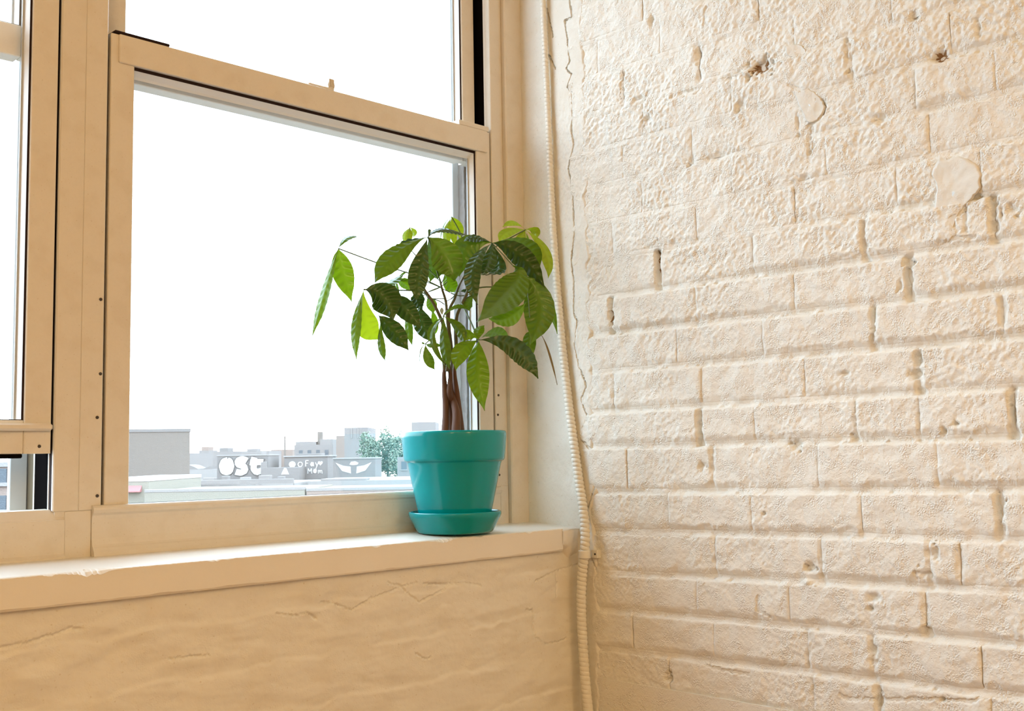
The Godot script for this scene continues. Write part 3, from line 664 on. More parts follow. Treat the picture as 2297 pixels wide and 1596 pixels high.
	lamp.emission_enabled = true
	lamp.emission = lin(1.0, 0.73, 0.39)
	lamp.emission_energy_multiplier = 2.5


# ------------------------------------------------------------------ setting

# height of a sagging bed joint at a place along the wall
func bed_joint_height(row: Array, k: int, along: float) -> float:
	return lerpf(row[k], row[k + 1], (along - 0.08) / 0.73)


var lump: FastNoiseLite
var grain: FastNoiseLite
var patch: FastNoiseLite


func face(z: float, y: float) -> float:
	var mask := clampf(0.35 + 0.9 * patch.get_noise_2d(z, y) + 0.55 * smoothstep(0.2, 0.55, y), 0.08, 1.3)
	return 0.0026 * lump.get_noise_2d(z, y) + 0.0020 * mask * grain.get_noise_2d(z, y)


# how sharply the bed joints show: clogged with old paint higher up, near the corner and in places
func soft(z: float, y: float) -> float:
	var k := 0.95 - 0.80 * smoothstep(0.40, 0.52, y) * (1.0 - smoothstep(0.40, 0.75, z)) - 0.35 * smoothstep(0.45, 0.62, y)
	k -= 0.45 * (1.0 - smoothstep(0.05, 0.28, z))
	return clampf(k + 0.75 * lump.get_noise_2d(z * 0.35, y * 0.35 + 5.0), 0.06, 1.25)


# the wall's surface over brick k of course c, measured out from the wall's plane
func brick_face(c: Array, k: int, z: float, y: float) -> float:
	var y0 := bed_joint_height(c, 0, z) - 0.0022 * lump.get_noise_2d(z * 2.0, c[0] * 7.0)
	var y1 := bed_joint_height(c, 2, z) - 0.0022 * lump.get_noise_2d(z * 2.0, c[2] * 7.0)
	var s := soft(z, y)
	var band := 0.017 + 0.006 * lump.get_noise_2d(z * 1.1, c[0] * 5.0 + 2.0)
	var rise := clampf((y - y0) / band, 0.0, 1.0)
	var h := -0.0068 * s * (1.0 - rise * (0.75 + 0.25 * rise))
	h -= 0.0035 * s * (1.0 - smoothstep(0.0, 0.0045, y1 - y))
	var js: Array = c[4]
	var zw := z + 0.0022 * lump.get_noise_2d(y * 3.0, z + 11.0)
	for q in [k - 1, k]:
		if q < 0 or q >= js.size():
			continue
		var st: float = js[q][1]
		var d := absf(zw - float(js[q][0]))
		if d < 0.012:
			h -= 0.0105 * st * st * (1.0 - smoothstep(0.0022, 0.0050 + 0.004 * st, d)) * clampf(0.75 + 1.4 * lump.get_noise_2d(y * 2.2, c[0] * 3.0 + q), 0.2, 1.3)
	var id: float = c[0] * 311.0 + k * 17.3
	h += (0.0013 * sin(id) + 0.010 * sin(id * 1.7) * (y - (y0 + y1) * 0.5) + 0.005 * sin(id * 2.9) * (z - float(js[mini(k, js.size() - 1)][0]))) * rise
	h += 0.0024 * (1.0 - smoothstep(0.03, 0.10, z))
	return h + face(z, y)


func wall_at(z: float, y: float) -> float:
	for ci in COURSES.size():
		var c: Array = COURSES[ci]
		if y < bed_joint_height(c, 2, z) - 0.0022 * lump.get_noise_2d(z * 2.0, c[2] * 7.0):
			var k := 0
			var js: Array = c[4]
			while k < js.size() and z > float(js[k][0]):
				k += 1
			return brick_face(c, k, z, y)
	return face(z, y)


# pushes points of a wall grid back round the dents; p.x is the wall's own depth
func dent(p: PackedVector3Array, more := 1.0) -> void:
	var lo := p[0]
	var hi := p[0]
	for q in p:
		lo = lo.min(q)
		hi = hi.max(q)
	for d in DENTS:
		var rz: float = d[2]
		var ry: float = d[3]
		if d[0] + 2.2 * rz < lo.z or d[0] - 2.2 * rz > hi.z or d[1] + 2.2 * ry < lo.y or d[1] - 2.2 * ry > hi.y:
			continue
		for k in p.size():
			var dz: float = (p[k].z - d[0]) / rz
			var dy: float = (p[k].y - d[1]) / ry
			var e := dz * dz + dy * dy
			if e > 4.5:
				continue
			e *= 1.0 + 1.0 * grain.get_noise_2d(p[k].z * 1.1, p[k].y * 1.1 + 7.0) + 1.1 * lump.get_noise_2d(p[k].z * 2.6, p[k].y * 2.6 + 4.0)
			e = maxf(e, 0.0)
			var w := exp(-e * 1.3)
			p[k].x += d[4] * w * more


func crack(p: PackedVector3Array) -> void:
	var lo := p[0]
	var hi := p[0]
	for q in p:
		lo = lo.min(q)
		hi = hi.max(q)
	for line: Array in CRACKS_BRICK:
		for k in line.size() - 1:
			var a: Vector2 = line[k]
			var b: Vector2 = line[k + 1]
			if maxf(a.x, b.x) < lo.z or minf(a.x, b.x) > hi.z or maxf(a.y, b.y) < lo.y or minf(a.y, b.y) > hi.y:
				continue
			for q in p.size():
				var at := Vector2(p[q].z, p[q].y)
				at += Vector2(grain.get_noise_2d(at.y, at.x + 3.0), grain.get_noise_2d(at.x, at.y + 9.0)) * 0.003
				var d := at.distance_to(Geometry2D.get_closest_point_to_segment(at, a, b))
				if d < 0.0024:
					var w := 1.0 - d / 0.0024
					p[q].x += 0.0055 * w


# cuts a narrow groove along a line on a grid; u and v are the grid's axes
func groove(p: PackedVector3Array, nu: int, nv: int, u0: float, du: float, v0: float, dv: float, lines: Array, depth: float, width: float, axis: int, sign_: float) -> void:
	var r := RandomNumberGenerator.new()
	r.seed = 77
	var cut := {}
	for line: Array in lines:
		for k in line.size() - 1:
			var a: Vector2 = line[k]
			var b: Vector2 = line[k + 1]
			var steps := int(a.distance_to(b) / 0.0007) + 1
			for s in steps:
				var q := a.lerp(b, float(s) / steps)
				q.x += 0.0018 * grain.get_noise_2d(q.y * 3.0, q.x + 3.0)
				q.y += 0.0018 * grain.get_noise_2d(q.x * 3.0, q.y + 9.0)
				var wd := width * clampf(0.72 + 1.1 * lump.get_noise_2d(q.x * 2.0, q.y * 2.0 + 2.0), 0.58, 1.5)
				var ui := int(round((q.x - u0) / du))
				var vi := int(round((q.y - v0) / dv))
				var ru := int(ceil(wd / du))
				var rv := int(ceil(wd / dv))
				for bb in range(maxi(vi - rv, 0), mini(vi + rv, nv - 1) + 1):
					for aa in range(maxi(ui - ru, 0), mini(ui + ru, nu - 1) + 1):
						var dx := (u0 + aa * du - q.x) / wd
						var dy := (v0 + bb * dv - q.y) / wd
						var w := 1.0 - (dx * dx + dy * dy)
						if w > 0.0:
							var id := bb * nu + aa
							cut[id] = maxf(cut.get(id, 0.0), sqrt(w))
	for id: int in cut:
		var w: float = cut[id]
		p[id][axis] += sign_ * depth * w


func make_right_wall() -> void:
	var wall := thing("wall_right", "white painted rough brick wall beside the window", "wall", Vector3.ZERO, "", "structure")
	# solid wall behind, then mortar, then each brick
	var g := Geo.new()
	g.box(Vector3(0.012, -0.95, -0.16), Vector3(0.30, 2.05, 4.6))
	part("masonry", g, mats["smooth white painted plaster"], wall)
	var above := Geo.new()
	above.box(Vector3(-0.001, 1.1, 0.0), Vector3(0.02, 2.05, 4.6))
	above.box(Vector3(-0.001, -0.95, 1.2), Vector3(0.02, 1.1, 4.6))
	above.box(Vector3(-0.001, -0.95, 0.0), Vector3(0.02, -0.27, 1.2))
	part("plaster", above, mats["thick white wall paint on brick"], wall)
	var paint: Material = mats["thick white wall paint on brick"]
	# mortar: the same surface, set a little deeper wherever a brick covers it
	var step := 0.0036
	var nu := int(1.24 / step)
	var nv := int(1.40 / step)
	var p := PackedVector3Array()
	p.resize(nu * nv)
	for b in nv:
		var y := -0.285 + b * step
		for a in nu:
			var z := 0.0 + a * step
			var sunk := 0.0016
			for c: Array in COURSES:
				var t := y - bed_joint_height(c, 0, z)
				if t > -0.004 and t < 0.009:
					sunk = 0.0
					break
			p[b * nu + a] = Vector3(-(wall_at(z, y) - sunk), y, z)
	dent(p, 1.5)
	var mg := Geo.new()
	mg.grid(p, nu, nv, Vector3.LEFT)
	part("mortar", mg, paint, wall)
	# bricks
	for c: Array in COURSES:
		var js: Array = c[4]
		for k in js.size():
			var za: float = 0.028 if k == 0 else float(js[k - 1][0])
			var zb: float = js[k][0]
			if zb > 1.235:
				continue
			var nz := maxi(4, int((zb - za) / 0.0021)) + 1
			var rows := PackedFloat32Array()
			for q in 27:
				rows.append(q / 26.0 * 0.925)
			rows.append_array([0.945, 0.962, 0.978, 0.990, 1.0])
			var ny := rows.size()
			var bp := PackedVector3Array()
			bp.resize(nz * ny)
			for a in nz:
				var z := lerpf(za, zb, a / float(nz - 1))
				var y0 := bed_joint_height(c, 0, z) - 0.0022 * lump.get_noise_2d(z * 2.0, c[0] * 7.0) + 0.0065
				var y1 := bed_joint_height(c, 2, z) - 0.0022 * lump.get_noise_2d(z * 2.0, c[2] * 7.0)
				for b in ny:
					var y := lerpf(y0, y1, rows[b])
					var h := brick_face(c, k, z, y)
					if b == 0 or a == 0 or a == nz - 1:
						h -= 0.0011
					if b == ny - 1:
						h -= 0.0075 * soft(z, y) + 0.0012
					elif b == ny - 2:
						h -= 0.0022 * soft(z, y)
					bp[b * nz + a] = Vector3(-h, y, z)
			dent(bp)
			crack(bp)
			var bg := Geo.new()
			bg.grid(bp, nz, ny, Vector3.LEFT)
			part("brick", bg, paint, wall)
	# bare brick at the bottom of the largest chips
	for d: Array in DENTS:
		if d[5] < 0.55 or d[2] * d[3] < 0.00007:
			continue
		var hp := PackedVector3Array()
		for ring in 7:
			for q in 33:
				var an := TAU * (q % 32) / 32.0
				var rr := ring / 6.0 * (0.82 + 1.0 * lump.get_noise_2d(cos(an) * 0.06 + d[0] * 3.0, sin(an) * 0.06))
				var z: float = d[0] + cos(an) * rr * d[2]
				var y: float = d[1] + sin(an) * rr * d[3]
				hp.append(Vector3(-wall_at(z, y), y, z))
		dent(hp)
		for q in hp.size():
			hp[q].x -= 0.0007 if q < 33 * 6 else -0.0012
		var hg := Geo.new()
		hg.grid(hp, 33, 7, Vector3.LEFT)
		part("bare_brick", hg, mats["bare weathered brick"], wall)
	# bald patches where the rough coat has flaked off and been painted over
	for outline: Array in FLAKES:
		var mid := Vector2()
		for q: Vector2 in outline:
			mid += q / outline.size()
		var fp := PackedVector3Array()
		var curve := Curve2D.new()
		for q in outline.size() + 1:
			var o: Vector2 = outline[q % outline.size()]
			var tan: Vector2 = (outline[(q + 1) % outline.size()] - outline[(q - 1 + outline.size()) % outline.size()]) / 6.0
			curve.add_point(o, -tan, tan)
		var around := 72
		for ring in 14:
			for q in around + 1:
				var e := curve.sample_baked(curve.get_baked_length() * (q % around) / around, true)
				e = mid.lerp(e, 1.0 + 0.08 * grain.get_noise_2d(e.x * 2.0, e.y * 2.0))
				var pt := mid.lerp(e, minf(ring / 12.0, 1.0))
				var h := 0.0026 * lump.get_noise_2d(pt.x, pt.y) + 0.0008 + 0.0003 * grain.get_noise_2d(pt.x, pt.y)
				if ring == 13:
					h -= 0.004
				fp.append(Vector3(-h, pt.y, pt.x))
		var fg := Geo.new()
		fg.grid(fp, around + 1, 14, Vector3.LEFT)
		part("paint_flake", fg, mats["smooth white painted plaster"], wall)
	# plaster band of the reveal and the corner, with its long crack
	step = 0.0011
	var ystep := 0.0015
	nu = int((0.062 + 0.165) / step)
	nv = int((1.14 + 0.38) / ystep)
	p = PackedVector3Array()
	p.resize(nu * nv)
	for b in nv:
		var y := -0.38 + b * ystep
		var edge := 0.050 + 0.010 * lump.get_noise_2d(y * 1.2, 40.0)
		for a in nu:
			var z := -0.165 + a * step
			var h := 0.0022 + 0.5 * face(z * 0.7, y * 0.5 + 3.0)
			h += 0.0008 * smoothstep(-0.02, 0.012, z) * (1.0 + lump.get_noise_2d(y * 1.5, 21.0))
			h -= 0.0125 * smoothstep(edge - 0.016, edge, z)
			p[b * nu + a] = Vector3(-h, y, z)
	groove(p, nu, nv, -0.165, step, -0.38, ystep, CRACKS_CORNER, 0.011, 0.00135, 0, 1.0)
	var rg := Geo.new()
	rg.grid(p, nu, nv, Vector3.LEFT)
	part("plaster_reveal", rg, mats["smooth white painted plaster"], wall)


func make_front_wall() -> void:
	var wall := thing("wall_front", "white painted wall below and around the window", "wall", Vector3.ZERO, "", "structure")
	var plaster: Material = mats["smooth white painted plaster"]
	var g := Geo.new()
	g.box(Vector3(-4.3, -0.95, -0.25), Vector3(0.02, -0.045, -0.022))   # below
	g.box(Vector3(-4.3, 1.47, -0.25), Vector3(0.02, 2.05, -0.012))     # above
	g.box(Vector3(-4.3, -0.045, -0.25), Vector3(-2.56, 1.47, -0.012))  # left of the windows
	part("masonry", g, plaster, wall)
	# the apron's painted, lumpy face
	var step := 0.0018
	var nu := int(1.25 / step)
	var nv := int(0.40 / step)
	var p := PackedVector3Array()
	p.resize(nu * nv)
	for b in nv:
		var y := -0.425 + b * step
		for a in nu:
			var x := -1.24 + a * step
			var yc := y + 0.012 * lump.get_noise_2d(x * 0.5, 4.0) - 0.015 * x
			var t := fposmod(yc, 0.072) / 0.072
			var h := 0.0022 * smoothstep(0.0, 0.25, t) * (1.0 - smoothstep(0.9, 1.0, t)) * (0.6 + lump.get_noise_2d(x * 0.3, y))
			h += 0.0022 * lump.get_noise_2d(x * 0.55, y * 1.1 + 2.0) + 0.0002 * grain.get_noise_2d(x, y)
			p[b * nu + a] = Vector3(x, y, -0.0135 + h + 0.010 * smoothstep(-0.05, 0.005, x))
	groove(p, nu, nv, -1.24, step, -0.425, step, CRACKS_APRON, 0.0026, 0.0015, 2, -1.0)
	var ag := Geo.new()
	ag.grid(p, nu, nv, Vector3.BACK)
	part("painted_apron", ag, plaster, wall)
	var lower := Geo.new()
	lower.box(Vector3(-4.3, -0.95, -0.03), Vector3(0.0, -0.42, -0.012))
	lower.box(Vector3(-4.3, -0.43, -0.03), Vector3(-1.235, -0.04, -0.012))
	part("plaster", lower, plaster, wall)
	# outside: the grey masonry jamb that shows through the glass
	var og := Geo.new()
	var op := PackedVector3Array()
	for b in 240:
		var y := -0.1 + b * 0.0068
		for a in 14:
			var t := a / 13.0
			var z := lerpf(-0.208, -0.252 + 0.004 * lump.get_noise_2d(y * 4.0, 2.0), minf(t * 1.25, 1.0))
			var x := -0.09 + 0.12 * maxf(t - 0.8, 0.0) * 5.0 + 0.002 * lump.get_noise_2d(z * 4.0, y * 3.0)
			op.append(Vector3(x, y, z))
	og.grid(op, 14, 240, Vector3.LEFT)
	part("outer_jamb", og, mats["pale grey concrete"], wall)
	var os := Geo.new()
	os.box(Vector3(-2.6, -0.08, -0.30), Vector3(-0.05, 0.0, -0.2))
	part("outer_sill", os, mats["pale grey concrete"], wall)
	var oj := Geo.new()
	oj.box(Vector3(-0.075, -0.1, -0.246), Vector3(0.30, 2.0, -0.16))
	part("outer_masonry", oj, mats["pale grey concrete"], wall)


func bar(called: String, parent: Node, lo: Vector3, hi: Vector3, m: String, bevel := 0.0012) -> MeshInstance3D:
	var g := Geo.new()
	g.box(lo, hi, bevel)
	return part(called, g, mats[m], parent)


func screw(parent: Node, at: Vector3, dir := "z") -> void:
	var g := Geo.new()
	g.lathe([Vector2(0.0, 0.0016), Vector2(0.0012, 0.0015), Vector2(0.0022, 0.0009), Vector2(0.0026, -0.001)], 14)
	var o := part("screw", g, mats["dull screw head"], parent, at)
	o.rotation_degrees.x = 90.0


func make_sash(called: String, win: Node, x0: float, x1: float, y0: float, y1: float, zf: float, bottom: float, top: float, lower: bool) -> Node3D:
	var s := holder(called, win)
	var zb := zf - 0.030
	var st := 0.0365 if lower else 0.0325
	var f := "cream painted window metal"
	# stiles are rebated: narrower behind the pane than in front of it
	for e in [[x0, 1.0], [x1, -1.0]]:
		var outer: float = e[0]
		var d: float = e[1]
		var sg := Geo.new()
		var b := 0.0012 * d
		sg.prism([Vector2(outer + b, zf), Vector2(outer + st * d - b, zf), Vector2(outer + st * d, zf - 0.0012), Vector2(outer + st * d, zf - 0.019), Vector2(outer + 0.019 * d, zf - 0.0195), Vector2(outer + 0.019 * d, zb), Vector2(outer, zb), Vector2(outer, zf - 0.0012)], "y", y0, y1)
		part("stile", sg, mats[f], s)
	bar("top_rail", s, Vector3(x0 + (0.011 if lower else st), y1 - top, zb + 0.004), Vector3(x1 - (0.009 if lower else st), y1 + 0.0006, zf + (0.0035 if lower else -0.0005)), f)
	bar("bottom_rail", s, Vector3(x0 + st, y0, zb), Vector3(x1 - st, y0 + bottom, zf - 0.001), f)
	# gasket line just inside the frame, then the white bead that holds the pane
	var gx0 := x0 + st
	var gx1 := x1 - st
	var gy0 := y0 + bottom
	var gy1 := y1 - top
	var g := Geo.new()
	var w := 0.0045
	for q in [[gx0 - 0.001, gy1 - w, gx1 + 0.001, gy1 + 0.001], [gx0 - 0.001, gy0 - 0.001, gx1 + 0.001, gy0 + 0.0012], [gx0 - 0.001, gy0, gx0 + 0.001, gy1], [gx1 - 0.0025, gy0, gx1 + 0.001, gy1]]:
		g.box(Vector3(q[0], q[1], zf - 0.008), Vector3(q[2], q[3], zf - 0.0035))
	part("gasket", g, mats["dark brown gasket and gap shade"], s)
	var bead := Geo.new()
	var bw := 0.0105
	bead.prism([Vector2(zf - 0.005, gy1 - w), Vector2(zf - 0.0185, gy1 - w), Vector2(zf - 0.0185, gy1 - bw - 0.003), Vector2(zf - 0.015, gy1 - bw), Vector2(zf - 0.008, gy1 - w - 0.002)], "x", gx0 + 0.001, gx1 - 0.0025)
	bead.prism([Vector2(gx1 - 0.0025, zf - 0.005), Vector2(gx1 - 0.0025, zf - 0.0185), Vector2(gx1 - 0.0055, zf - 0.0185), Vector2(gx1 - 0.0045, zf - 0.012)], "y", gy0, gy1 - w)
	bead.prism([Vector2(gx0 + 0.001, zf - 0.009), Vector2(gx0 + 0.001, zf - 0.0185), Vector2(gx0 + 0.004, zf - 0.0185), Vector2(gx0 + 0.003, zf - 0.012)], "y", gy0, gy1 - w)
	part("glazing_bead", bead, mats["white glazing bead"], s)
	var seal := Geo.new()
	for q in [[gx1 - 0.008, gy0, gx1 - 0.0055, gy1], [gx0 + 0.004, gy0, gx0 + 0.0055, gy1]]:
		seal.box(Vector3(q[0], q[1], zf - 0.0205), Vector3(q[2], q[3], zf - 0.0175))
	part("pane_seal", seal, mats["grey aluminium outer frame"], s)
	var pane := Geo.new()
	pane.box(Vector3(gx0 - 0.002, gy0 - 0.002, zf - 0.0225), Vector3(gx1 + 0.002, gy1 + 0.002, zf - 0.0195))
	part("pane", pane, mats["window glass"], s)
	return s


# the side channel the sashes run in, on the room's right of a window; x is its face, which looks left
func make_channel(win: Node, x: float, y0: float, y1: float, side: float) -> void:
	var c := holder("side_channel", win)
	var f := "cream painted window metal"
	var span := func(called: String, a: float, b: float, deep: float, m: String) -> void:
		var q0 := x - 0.001 * side * deep
		var q1 := x + 0.006 * side
		bar(called, c, Vector3(minf(q0, q1), y0, b), Vector3(maxf(q0, q1), y1, a), m, 0.0006)
	span.call("lip", -0.1410, -0.1460, 0.3, "white glazing bead")
	span.call("groove", -0.1455, -0.1545, 0.2, "dark brown gasket and gap shade")
	span.call("fin", -0.1545, -0.1580, 0.9, "white glazing bead")
	span.call("pile_strip", -0.1590, -0.2040, 0.6, "black pile weatherstrip")
	span.call("fin", -0.2045, -0.2080, 1.2, "white glazing bead")
	span.call("track", -0.2080, -0.2440, 1.2, "shade toned tan outer frame")
	span.call("outer_stop", -0.2440, -0.2600, 3.0, "shade toned tan outer frame")


func make_window(index: int, x0: float, x1: float, lift: float) -> Node3D:
	var labels := ["", "cream sash window behind the potted plant", "cream sash window with its lower sash raised, beyond the mullion", "added unseen sash window that brings cooler daylight to the brick wall"]
	var win := thing("window_%d" % index, labels[index], "window", Vector3.ZERO, "", "structure")
	var top := 1.45
	make_sash("lower_sash", win, x0, x1, 0.030 + lift, 0.768 + lift, -0.140, 0.0455, 0.0425, true)
	make_sash("upper_sash", win, x0 + 0.006, x1 - 0.006, 0.712, top - 0.005, -0.175, 0.046, 0.04, false)
	make_channel(win, x1 + 0.0045, 0.071, top, 1.0)
	make_channel(win, x0 - 0.0045, 0.071, top, -1.0)
	# dark strip painted as the shade deep in the gap between sash and frame
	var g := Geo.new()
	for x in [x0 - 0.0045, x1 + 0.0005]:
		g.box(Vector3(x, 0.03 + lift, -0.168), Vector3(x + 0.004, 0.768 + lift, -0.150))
	part("gap_shade_strip", g, mats["dark brown gasket and gap shade"], win)
	bar("head", win, Vector3(x0 - 0.01, top - 0.005, -0.25), Vector3(x1 + 0.01, 1.48, -0.13), "cream painted window metal")
	# outer frame of the insect screen and the pane's outer stop, seen through the glass
	var o := Geo.new()
	for q in [[x0 - 0.002, 0.03, x0 + 0.022, top], [x1 - 0.022, 0.03, x1 + 0.002, top]]:
		o.box(Vector3(q[0], q[1], -0.236), Vector3(q[2], q[3], -0.226), 0.001)
	o.box(Vector3(x0, 0.03, -0.236), Vector3(x1, 0.05, -0.226), 0.001)
	part("screen_frame", o, mats["grey aluminium outer frame"], win)
	return win


func make_windows() -> void:
	var w1 := make_window(1, -0.8515, -0.0825, 0.0)
	var w2 := make_window(2, -1.6975, -0.9285, 0.1200)
	var w3 := make_window(3, -2.5435, -1.7745, 0.0)  # window added out of view to cool the far brick wall
	var f := "cream painted window metal"
	# frame sill of the right window: nosing and hollow face
	var g := Geo.new()
	var prof := [Vector2(-0.235, 0.0), Vector2(-0.235, 0.040), Vector2(-0.175, 0.058), Vector2(-0.170, 0.0745), Vector2(-0.1395, 0.0765), Vector2(-0.1350, 0.0755), Vector2(-0.1330, 0.0730), Vector2(-0.1325, 0.0700), Vector2(-0.1340, 0.0655), Vector2(-0.1372, 0.0620), Vector2(-0.1385, 0.0560), Vector2(-0.1390, 0.0420), Vector2(-0.1385, 0.0300), Vector2(-0.1365, 0.0210), Vector2(-0.1350, 0.0185), Vector2(-0.1330, 0.0165), Vector2(-0.1300, 0.0110), Vector2(-0.1275, 0.0)]
	g.prism(prof, "x", -0.8695, -0.0700)
	part("frame_sill", g, mats[f], w1)
	bar("sill_end_block", w1, Vector3(-0.0695, 0.0, -0.17), Vector3(-0.0480, 0.078, -0.1385), f)
	var g2 := Geo.new()
	g2.prism([Vector2(-0.235, 0.0), Vector2(-0.235, 0.050), Vector2(-0.165, 0.0735), Vector2(-0.1480, 0.0725), Vector2(-0.1400, 0.0600), Vector2(-0.1400, 0.0590), Vector2(-0.1385, 0.0585), Vector2(-0.1385, 0.012), Vector2(-0.1340, 0.008), Vector2(-0.1330, 0.0)], "x", -1.72, -0.9080)
	part("frame_sill", g2, mats[f], w2)
	var g3 := Geo.new()
	g3.prism(prof, "x", -2.56, -1.7210)
	part("frame_sill", g3, mats[f], w3)
	# raised sash: lifting lip, seal and screw
	bar("lifting_lip", w2, Vector3(-1.69, 0.181, -0.1405), Vector3(-0.9290, 0.1915, -0.1310), f, 0.003)
	bar("bottom_seal", w2, Vector3(-1.66, 0.1440, -0.160), Vector3(-0.9655, 0.1505, -0.142), "black pile weatherstrip", 0.0015)
	screw(w2, Vector3(-0.9441, 0.1600, -0.1400))
	# meeting rail furniture
	bar("rail_seal", w1, Vector3(-0.8470, 0.7690, -0.1660), Vector3(-0.7600, 0.7735, -0.1375), "dark brown gasket and gap shade", 0.001)
	bar("keeper", w1, Vector3(-0.1640, 0.7690, -0.1640), Vector3(-0.0860, 0.7785, -0.1375), f, 0.001)
	var lock := holder("sash_lock", w1)
	bar("plate", lock, Vector3(-0.505, 0.7688, -0.164), Vector3(-0.452, 0.7735, -0.140), f, 0.0012)
	var lever := Geo.new()
	lever.prism([Vector2(-0.4640, 0.7735), Vector2(-0.4520, 0.7735), Vector2(-0.4505, 0.7790), Vector2(-0.4535, 0.7900), Vector2(-0.4620, 0.7900), Vector2(-0.4650, 0.7790)], "z", -0.152, -0.141)
	for k in 4:
		lever.box(Vector3(-0.4635 + k * 0.003, 0.776, -0.1412), Vector3(-0.462 + k * 0.003, 0.789, -0.1398))
	part("lever", lever, mats[f], lock)
	# mullion between the windows: two cover strips with a hair seam, on a base block
	var mull := thing("trim_1", "cream mullion post between the two sash windows", "trim", Vector3.ZERO, "", "structure")
	bar("core", mull, Vector3(-0.9215, 0.0, -0.25), Vector3(-0.8590, 1.47, -0.1415), f)
	bar("cover_strip", mull, Vector3(-0.9235, 0.070, -0.1500), Vector3(-0.8885, 1.47, -0.1398), f, 0.0007)
	bar("cover_strip", mull, Vector3(-0.8883, 0.070, -0.1500), Vector3(-0.8565, 1.47, -0.1400), f, 0.0007)
	bar("base_block", mull, Vector3(-0.9075, 0.0, -0.1500), Vector3(-0.8700, 0.0695, -0.1402), f, 0.0006)
	for q in [[-0.8613, 0.3699], [-0.8600, 0.2627], [-0.8637, 0.2003], [-0.8618, 0.0895]]:
		screw(mull, Vector3(q[0], q[1], -0.1398))
	# side casing towards the brick wall
	var cas := thing("trim_2", "cream stepped casing strip between window and brick wall", "trim", Vector3.ZERO, "", "structure")
	bar("inner_strip", cas, Vector3(-0.0785, 0.0, -0.16), Vector3(-0.0465, 1.47, -0.1400), f, 0.0012)
	bar("outer_strip", cas, Vector3(-0.0470, 0.0, -0.16), Vector3(0.008, 1.47, -0.1290), f, 0.0025)
	for q in [[-0.0698, 0.2518], [-0.0720, 0.2139], [-0.0708, 0.0985]]:
		screw(cas, Vector3(q[0], q[1], -0.1398))
	var lc := thing("trim_3", "cream mullion post at the far side of the raised sash window", "trim", Vector3.ZERO, "", "structure")
	bar("core", lc, Vector3(-1.7695, 0.0, -0.25), Vector3(-1.7025, 1.47, -0.1400), f)
	var le := thing("trim_5", "cream casing strip at the far end of the added window", "trim", Vector3.ZERO, "", "structure")
	bar("strip", le, Vector3(-2.57, 0.0, -0.24), Vector3(-2.5480, 1.47, -0.1300), f)


func make_sill() -> void:
	var s := thing("trim_4", "white painted window sill with chipped front edge", "sill", Vector3.ZERO, "", "structure")
	var chip := fnl(FastNoiseLite.TYPE_SIMPLEX_SMOOTH, 14.0, 3, 31)
	var tiny := fnl(FastNoiseLite.TYPE_SIMPLEX_SMOOTH, 160.0, 2, 32)
	var p := PackedVector3Array()
	var n := 1100
	var x0 := -2.60
	var x1 := -0.046
	for k in n:
		var x := lerpf(x0, x1, k / float(n - 1))
		var big := maxf(chip.get_noise_1d(x) - 0.28, 0.0) * 2.0
		for spot in [[-0.930, 0.025, 1.0], [-0.335, 0.022, 0.9], [-0.475, 0.010, 0.5]]:
			big = maxf(big, spot[2] * exp(-pow((x - float(spot[0])) / float(spot[1]), 2.0)))
		var c := 0.0010 + 0.0008 * tiny.get_noise_1d(x) + big * (0.0050 + 0.0030 * tiny.get_noise_1d(x * 0.7 + 5.0))
		var w := 0.0008 * chip.get_noise_1d(x * 0.6 + 50.0)
		var lowc := 0.0012 + 0.002 * maxf(chip.get_noise_1d(x + 90.0), 0.0)
		p.append_array([Vector3(x, 0.0060, -0.150), Vector3(x, 0.0035, -0.07), Vector3(x, 0.0008, -0.013), Vector3(x, 0.0006 - 0.1 * c, -c * 1.3 - 0.0016), Vector3(x, -c * 0.30, -c * 0.8), Vector3(x, -c, w * 0.2), Vector3(x, -c - 0.0012, w), Vector3(x, -0.020, w * 1.5), Vector3(x, -0.0395 + lowc, w), Vector3(x, -0.0408, -lowc), Vector3(x, -0.0412, -0.004), Vector3(x, -0.0412, -0.03)])
	var g := Geo.new()
	# flat shaded strips so that the chipped arris stays crisp
	for k in n - 1:
		for j in 11:
			var a := p[k * 12 + j]
			var b := p[k * 12 + j + 1]
			g.quad(a, b, p[(k + 1) * 12 + j + 1], p[(k + 1) * 12 + j], Vector3(0, 1, 0.6) if j < 7 else Vector3(0, -0.3, 1.0))
	part("board", g, mats["glossy white sill paint"], s)
	# plaster lump that runs from the board's end into the corner
	var q := PackedVector3Array()
	for b in 40:
		var t := b / 39.0
		for a in 24:
			var x := lerpf(-0.0475, 0.004, a / 23.0)
			var y: float
			var z: float
			if t < 0.3:
				y = lerpf(0.006, 0.0, t / 0.3)
				z = lerpf(-0.14, -0.004, t / 0.3)
			else:
				var u := (t - 0.3) / 0.7
				y = lerpf(-0.0015, -0.085, u)
				z = lerpf(0.0005, -0.020, smoothstep(0.35, 1.0, u)) - 0.014 * (1.0 - smoothstep(-0.047, -0.022, x)) * (1.0 - smoothstep(-0.046, -0.028, y))
			z += 0.0016 * lump.get_noise_2d(x * 5.0, y * 4.0)
			q.append(Vector3(x, y + 0.001 * lump.get_noise_2d(x * 4.0, z * 4.0 + 8.0), z))
	var e := Geo.new()
	e.grid(q, 24, 40, Vector3(0, 0.5, 1))
	part("plaster_end", e, mats["glossy white sill paint"], s)


